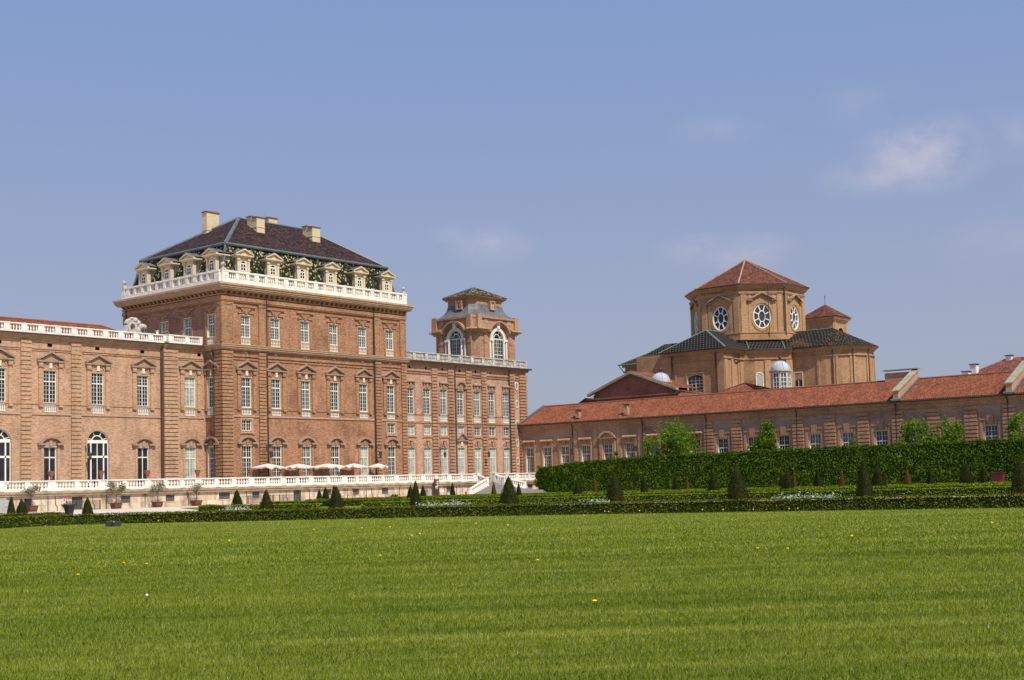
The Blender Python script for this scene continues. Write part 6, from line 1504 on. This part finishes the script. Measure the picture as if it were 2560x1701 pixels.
t = thing('litter_bin', 'small bright red bin at the foot of the terrace stair', 'bin', (42.9, -8.4, 0))
b = MB(); b.lathe([(.24, 0), (.25, .75), (.2, .8)], (42.9, -8.4, 0), 12); b.build('body', 'red_bin', t); b = MB(); b.box(43.16, 43.3, -8.5, -8.3, 0, .85); b.build('post', 'iron', t)
t = thing('wooden_box', 'dark burgundy planter box against the high hedge near the right edge', 'planter', (55.5, -91.0, 0))
b = MB(); b.hexa([(55, -91.6, 0), (56, -91.6, 0), (56, -90.4, 0), (55, -90.4, 0)], [(54.9, -91.75, 1.5), (56.1, -91.75, 1.5), (56.1, -90.25, 1.5), (54.9, -90.25, 1.5)]); b.build('box', 'burgundy', t); b = MB(); b.box(54.8, 56.2, -91.85, -90.15, 1.5, 1.62); b.build('rim', 'burgundy', t)
# silver leaved plants and weeds
for x, y, L, lab in ((-53.5, -69.5, 2.6, 'silver leaved low plants behind the lawn hedge, leftmost patch by the pointed cone'), (-47.5, -86.2, 4.2, 'silver leaved low plants behind the lawn hedge right of the slim near cone'), (-44.0, -97.6, 2.0, 'small patch of silver leaved plants left of the ragged near cone'), (-40.6, -112.2, 4.4, 'widest patch of silver leaved plants left of the tall narrow near cone')):
    n = int(L * 170); P = np.stack([x + rng.normal(0, .35, n) + rng.uniform(-L / 2, L / 2, n) * .35, y + rng.uniform(-L / 2, L / 2, n), np.abs(rng.normal(.22, .16, n))], 1)
    nr = np.stack([rng.normal(0, 1, n), rng.normal(0, 1, n), np.full(n, .6)], 1)
    o = put(bigmesh('silver_plants', leaf_quads(P, nr, .075, .5, .35) - np.array([x, y, 0])[None, None], 4, 'leaf_silver'), 'silver_plants', None, (x, y, 0)); tag(o, lab, 'plants', None, 'stuff')
t = thing('weed_tuft', 'green weed tuft growing at the foot of the terrace wall below a cellar window', 'plant', (28.0, -6.5, 0)); P = np.array([28.0, -6.6, .3]) + rng.normal(0, 1, (260, 3)) * (.5, .25, .2); P[:, 2] = np.abs(P[:, 2]); add_leaves('leaves', leaf_quads(P, rng.normal(0, 1, (260, 3)), .11) - np.array(t.location)[None, None], 'leaf_weed', t, t.location)

# ------------------------------------------------------------------ dandelions
b = MB(); b.m = 0; b.lathe([(.004, 0), (.022, .01), (.03, .022), (.018, .032), (.004, .034)], (0, 0, .06), 9); b.m = 1; b.tube([(0, 0, 0), (.004, 0, .06)], .004, 4); dmesh = b.mesh('dandelion', ['dandelion', 'leaf_weed'])
DL = [(-81.85, -139.18), (-106.2, -142.74), (-102.46, -126.78), (-102.57, -127.81), (-105.45, -129.66), (-99.13, -136.18), (-98.67, -131.21), (-94.27, -138.48), (-94.27, -139.21), (-85.2, -116.65), (-84.17, -117.11), (-86.58, -115.51), (-80.95, -118.64), (-82.69, -121.72), (-72.03, -117.3), (-82.77, -90.78), (-94.46, -120.46), (-89.62, -123.86), (-90.79, -124.63), (-89.98, -138.68)]
DL += [(-64.9 + .22 * k + rng.uniform(-.9, .2), -113.2 - 1.5 * k + rng.uniform(-1.2, 1.2)) for k in range(8)] + [(-75.3, -90.0), (-74.4, -91.9), (-77.0, -88.2)]
for x, y in DL:
    o = put(dmesh, 'dandelion', None, (x, y, .03), rng.uniform(0, 6)); o.scale = (1.15, 1.15, 1.2) if math.hypot(x + 120, y + 153) < 32 else (1.3, 1.3, 2.0)
    tag(o, 'small yellow dandelion flower in the mown lawn', 'flower', 'dandelions in the lawn')
t = put(None, 'dandelion_clock', None, (-107.79, -135.27, 0)); tag(t, 'white fluffy dandelion seed head on the lawn at the lower left', 'flower'); b = MB(); b.ellipsoid((0, 0, .09), (.024, .024, .024), 10, 7); b.build('seed_head', 'stone_white', t, t.location); b = MB(); b.tube([(0, 0, 0), (0, 0, .08)], .005, 4); b.build('stem', 'leaf_weed', t, t.location)

# ------------------------------------------------------------------ grass blades (uncountable)
CAMP = np.array([-120.173, -152.958])
def grass(n, r0, r1, hgt, wid, seed):
    g = np.random.default_rng(seed)
    # denser close to the camera
    r = r0 * (r1 / r0) ** g.random(n); a = R(39.47 + 11.8) + 0 * r
    view = math.atan2(.636, .772); ang = view + g.uniform(R(-24.5), R(24.5), n)
    P = np.stack([CAMP[0] + r * np.cos(ang), CAMP[1] + r * np.sin(ang), np.full(n, .004)], 1)
    # keep inside the lawn
    fh = np.array(FH); d = np.min(np.hypot(P[:, None, 0] - fh[None, ::3, 0], P[:, None, 1] - fh[None, ::3, 1]), 1)
    side = np.ones(n, bool)
    idx = np.argmin(np.hypot(P[:, None, 0] - fh[None, :, 0], P[:, None, 1] - fh[None, :, 1]), 1)
    D = np.gradient(fh, axis=0); nn = np.stack([-D[:, 1], D[:, 0]], 1); rel = P[:, :2] - fh[idx]; side = (rel * nn[idx]).sum(1) < -.05
    P = P[side]; r = r[side]; n = len(P)
    sc_ = np.clip(r / 15, .8, 2.6)
    h = hgt * g.uniform(.5, 1.35, n) * (1 + .12 * (sc_ - 1)); w = wid * g.uniform(.7, 1.3, n) * sc_
    th = g.uniform(0, 2 * math.pi, n); lean = g.uniform(.15, .75, n) * h; la = g.uniform(0, 2 * math.pi, n)
    u = np.stack([np.cos(th) * w, np.sin(th) * w, np.zeros(n)], 1)
    tip = P + np.stack([np.cos(la) * lean, np.sin(la) * lean, h], 1); midp = P + np.stack([np.cos(la) * lean * .35, np.sin(la) * lean * .35, h * .6], 1)
    return np.stack([P - u, P + u, midp + u * .7, tip, midp - u * .7], 1)
gq = np.concatenate([grass(520000, 8.5, 30, .042, .0023, 11), grass(260000, 28, 85, .045, .0038, 12)])
o = put(bigmesh('grass', gq, 5, 'blade'), 'grass'); tag(o, 'short mown green grass blades covering the lawn', 'grass', None, 'stuff')

# ================================================================== LIGHT, SKY, CAMERA
PHI, EL = 16.0, 53.0
S = Vector((-math.sin(R(PHI)) * math.cos(R(EL)), -math.cos(R(PHI)) * math.cos(R(EL)), math.sin(R(EL))))
sl = bpy.data.lights.new('sun', 'SUN'); sl.energy = 5.0; sl.angle = R(.5); sl.color = (1, .93, .82)
so = bpy.data.objects.new('sun', sl); COL.objects.link(so); so.rotation_euler = S.to_track_quat('Z', 'Y').to_euler(); so.location = (0, -60, 120)
w = bpy.data.worlds.new('World'); sc.world = w; w.use_nodes = True; t = w.node_tree
bg = t.nodes['Background']; sky = t.nodes.new('ShaderNodeTexSky'); sky.sky_type = 'NISHITA'; sky.sun_disc = False
sky.sun_elevation = R(EL); sky.sun_rotation = math.atan2(S.x, S.y); sky.altitude = 300; sky.air_density = 1.0; sky.dust_density = 2.5; sky.ozone_density = 2.0
tc = t.nodes.new('ShaderNodeTexCoord'); nm = t.nodes.new('ShaderNodeVectorMath'); nm.operation = 'NORMALIZE'; t.links.new(tc.outputs['Generated'], nm.inputs[0])
mp = t.nodes.new('ShaderNodeMapping'); mp.inputs['Scale'].default_value = (1, 1, 1.7); t.links.new(nm.outputs[0], mp.inputs[0])
nz = t.nodes.new('ShaderNodeTexNoise'); nz.inputs['Scale'].default_value = 23; nz.inputs['Detail'].default_value = 7; nz.inputs['Roughness'].default_value = .58; t.links.new(mp.outputs[0], nz.inputs['Vector'])
acc = None
def math_(op, a, b_=None, clamp=False):
    m = t.nodes.new('ShaderNodeMath'); m.operation = op; m.use_clamp = clamp
    for i, v in ((0, a), (1, b_)):
        if v is None: continue
        if isinstance(v, (int, float)): m.inputs[i].default_value = v
        else: t.links.new(v, m.inputs[i])
    return m.outputs[0]
CL = [((.905, .3596, .2271), (.058, .034), 1.0), ((.893, .385, .215), (.06, .022), .6), ((.7335, .6565, .19), (.03, .014), .35), ((.846, .508, .172), (.05, .018), .5), ((.925, .305, .235), (.05, .03), .35), ((.95, .27, .2), (.05, .03), .35), ((.7511, .6349, .1812), (.045, .020), .55), ((.8587, .4847, .1664), (.06, .022), .6), ((.835, .4871, .2558), (.05, .02), .3), ((.8809, .3921, .2651), (.05, .025), .3), ((.9353, .3142, .1627), (.07, .03), .3)]
for d, (sx, sz), amp in CL:
    sb_ = t.nodes.new('ShaderNodeVectorMath'); sb_.operation = 'SUBTRACT'; t.links.new(nm.outputs[0], sb_.inputs[0]); sb_.inputs[1].default_value = d
    sv = t.nodes.new('ShaderNodeVectorMath'); sv.operation = 'MULTIPLY'; t.links.new(sb_.outputs[0], sv.inputs[0]); sv.inputs[1].default_value = (1 / sx, 1 / sx, 1 / sz)
    ln = t.nodes.new('ShaderNodeVectorMath'); ln.operation = 'LENGTH'; t.links.new(sv.outputs[0], ln.inputs[0])
    f = math_('MULTIPLY', math_('SUBTRACT', 1.0, ln.outputs['Value'], True), amp)
    acc = f if acc is None else math_('MAXIMUM', acc, f)
nr_ = rampn(t, [(.30, (0, 0, 0)), (.60, (1, 1, 1))]); t.links.new(nz.outputs['Fac'], nr_.inputs[0])
sm_ = t.nodes.new('ShaderNodeMapRange'); sm_.interpolation_type = 'SMOOTHSTEP'; sm_.inputs['From Min'].default_value = 0; sm_.inputs['From Max'].default_value = .75; t.links.new(acc, sm_.inputs['Value'])
cl = math_('MULTIPLY', math_('MULTIPLY', sm_.outputs[0], nr_.outputs[0]), .5)
hs = t.nodes.new('ShaderNodeHueSaturation'); hs.inputs['Saturation'].default_value = 1.0; hs.inputs['Hue'].default_value = .522; t.links.new(sky.outputs[0], hs.inputs['Color'])
sz_ = t.nodes.new('ShaderNodeSeparateXYZ'); t.links.new(nm.outputs[0], sz_.inputs[0])
ve = rampn(t, [(.04, (3.45, 3.72, 4.75)), (.16, (3.05, 3.55, 5.05)), (.30, (2.4, 3.42, 5.7)), (.48, (1.9, 3.15, 6.0))]); t.links.new(sz_.outputs[2], ve.inputs[0])
c = mixc(t, hs.outputs[0], ve.outputs[0], .75)
c = mixc(t, c, (6.0, 5.6, 6.2), cl)
t.links.new(c, bg.inputs['Color']); bg.inputs['Strength'].default_value = .112

cd = bpy.data.cameras.new('camera'); cam = bpy.data.objects.new('camera', cd); COL.objects.link(cam); sc.camera = cam
f_, roll, pit, a_ = 3305.84, R(-1.5532), R(4.1829), R(39.47)
cd.sensor_width = 36; cd.lens = f_ / 2560 * 36; cd.shift_y = 120.648 / 2560; cd.clip_end = 5000; cd.clip_start = .1
Ev, Nv = Vector((math.sin(a_), math.cos(a_), 0)), Vector((-math.cos(a_), math.sin(a_), 0))
fw = Vector((0, math.cos(pit), math.sin(pit))); up = Vector((0, -math.sin(pit), math.cos(pit))); rt = Vector((1, 0, 0))
r2_ = rt * math.cos(roll) + up * math.sin(roll); u2_ = -rt * math.sin(roll) + up * math.cos(roll)
toW = lambda v: Vector((v.dot(Ev), v.dot(Nv), v.z))
rx, ux, fx = toW(r2_), toW(u2_), toW(fw)
cam.matrix_world = Matrix(((rx.x, ux.x, -fx.x, -120.173), (rx.y, ux.y, -fx.y, -152.958), (rx.z, ux.z, -fx.z, 1.65), (0, 0, 0, 1)))
sc.view_settings.view_transform = 'Standard'; sc.view_settings.look = 'None'; sc.view_settings.exposure = 0; sc.view_settings.gamma = 1
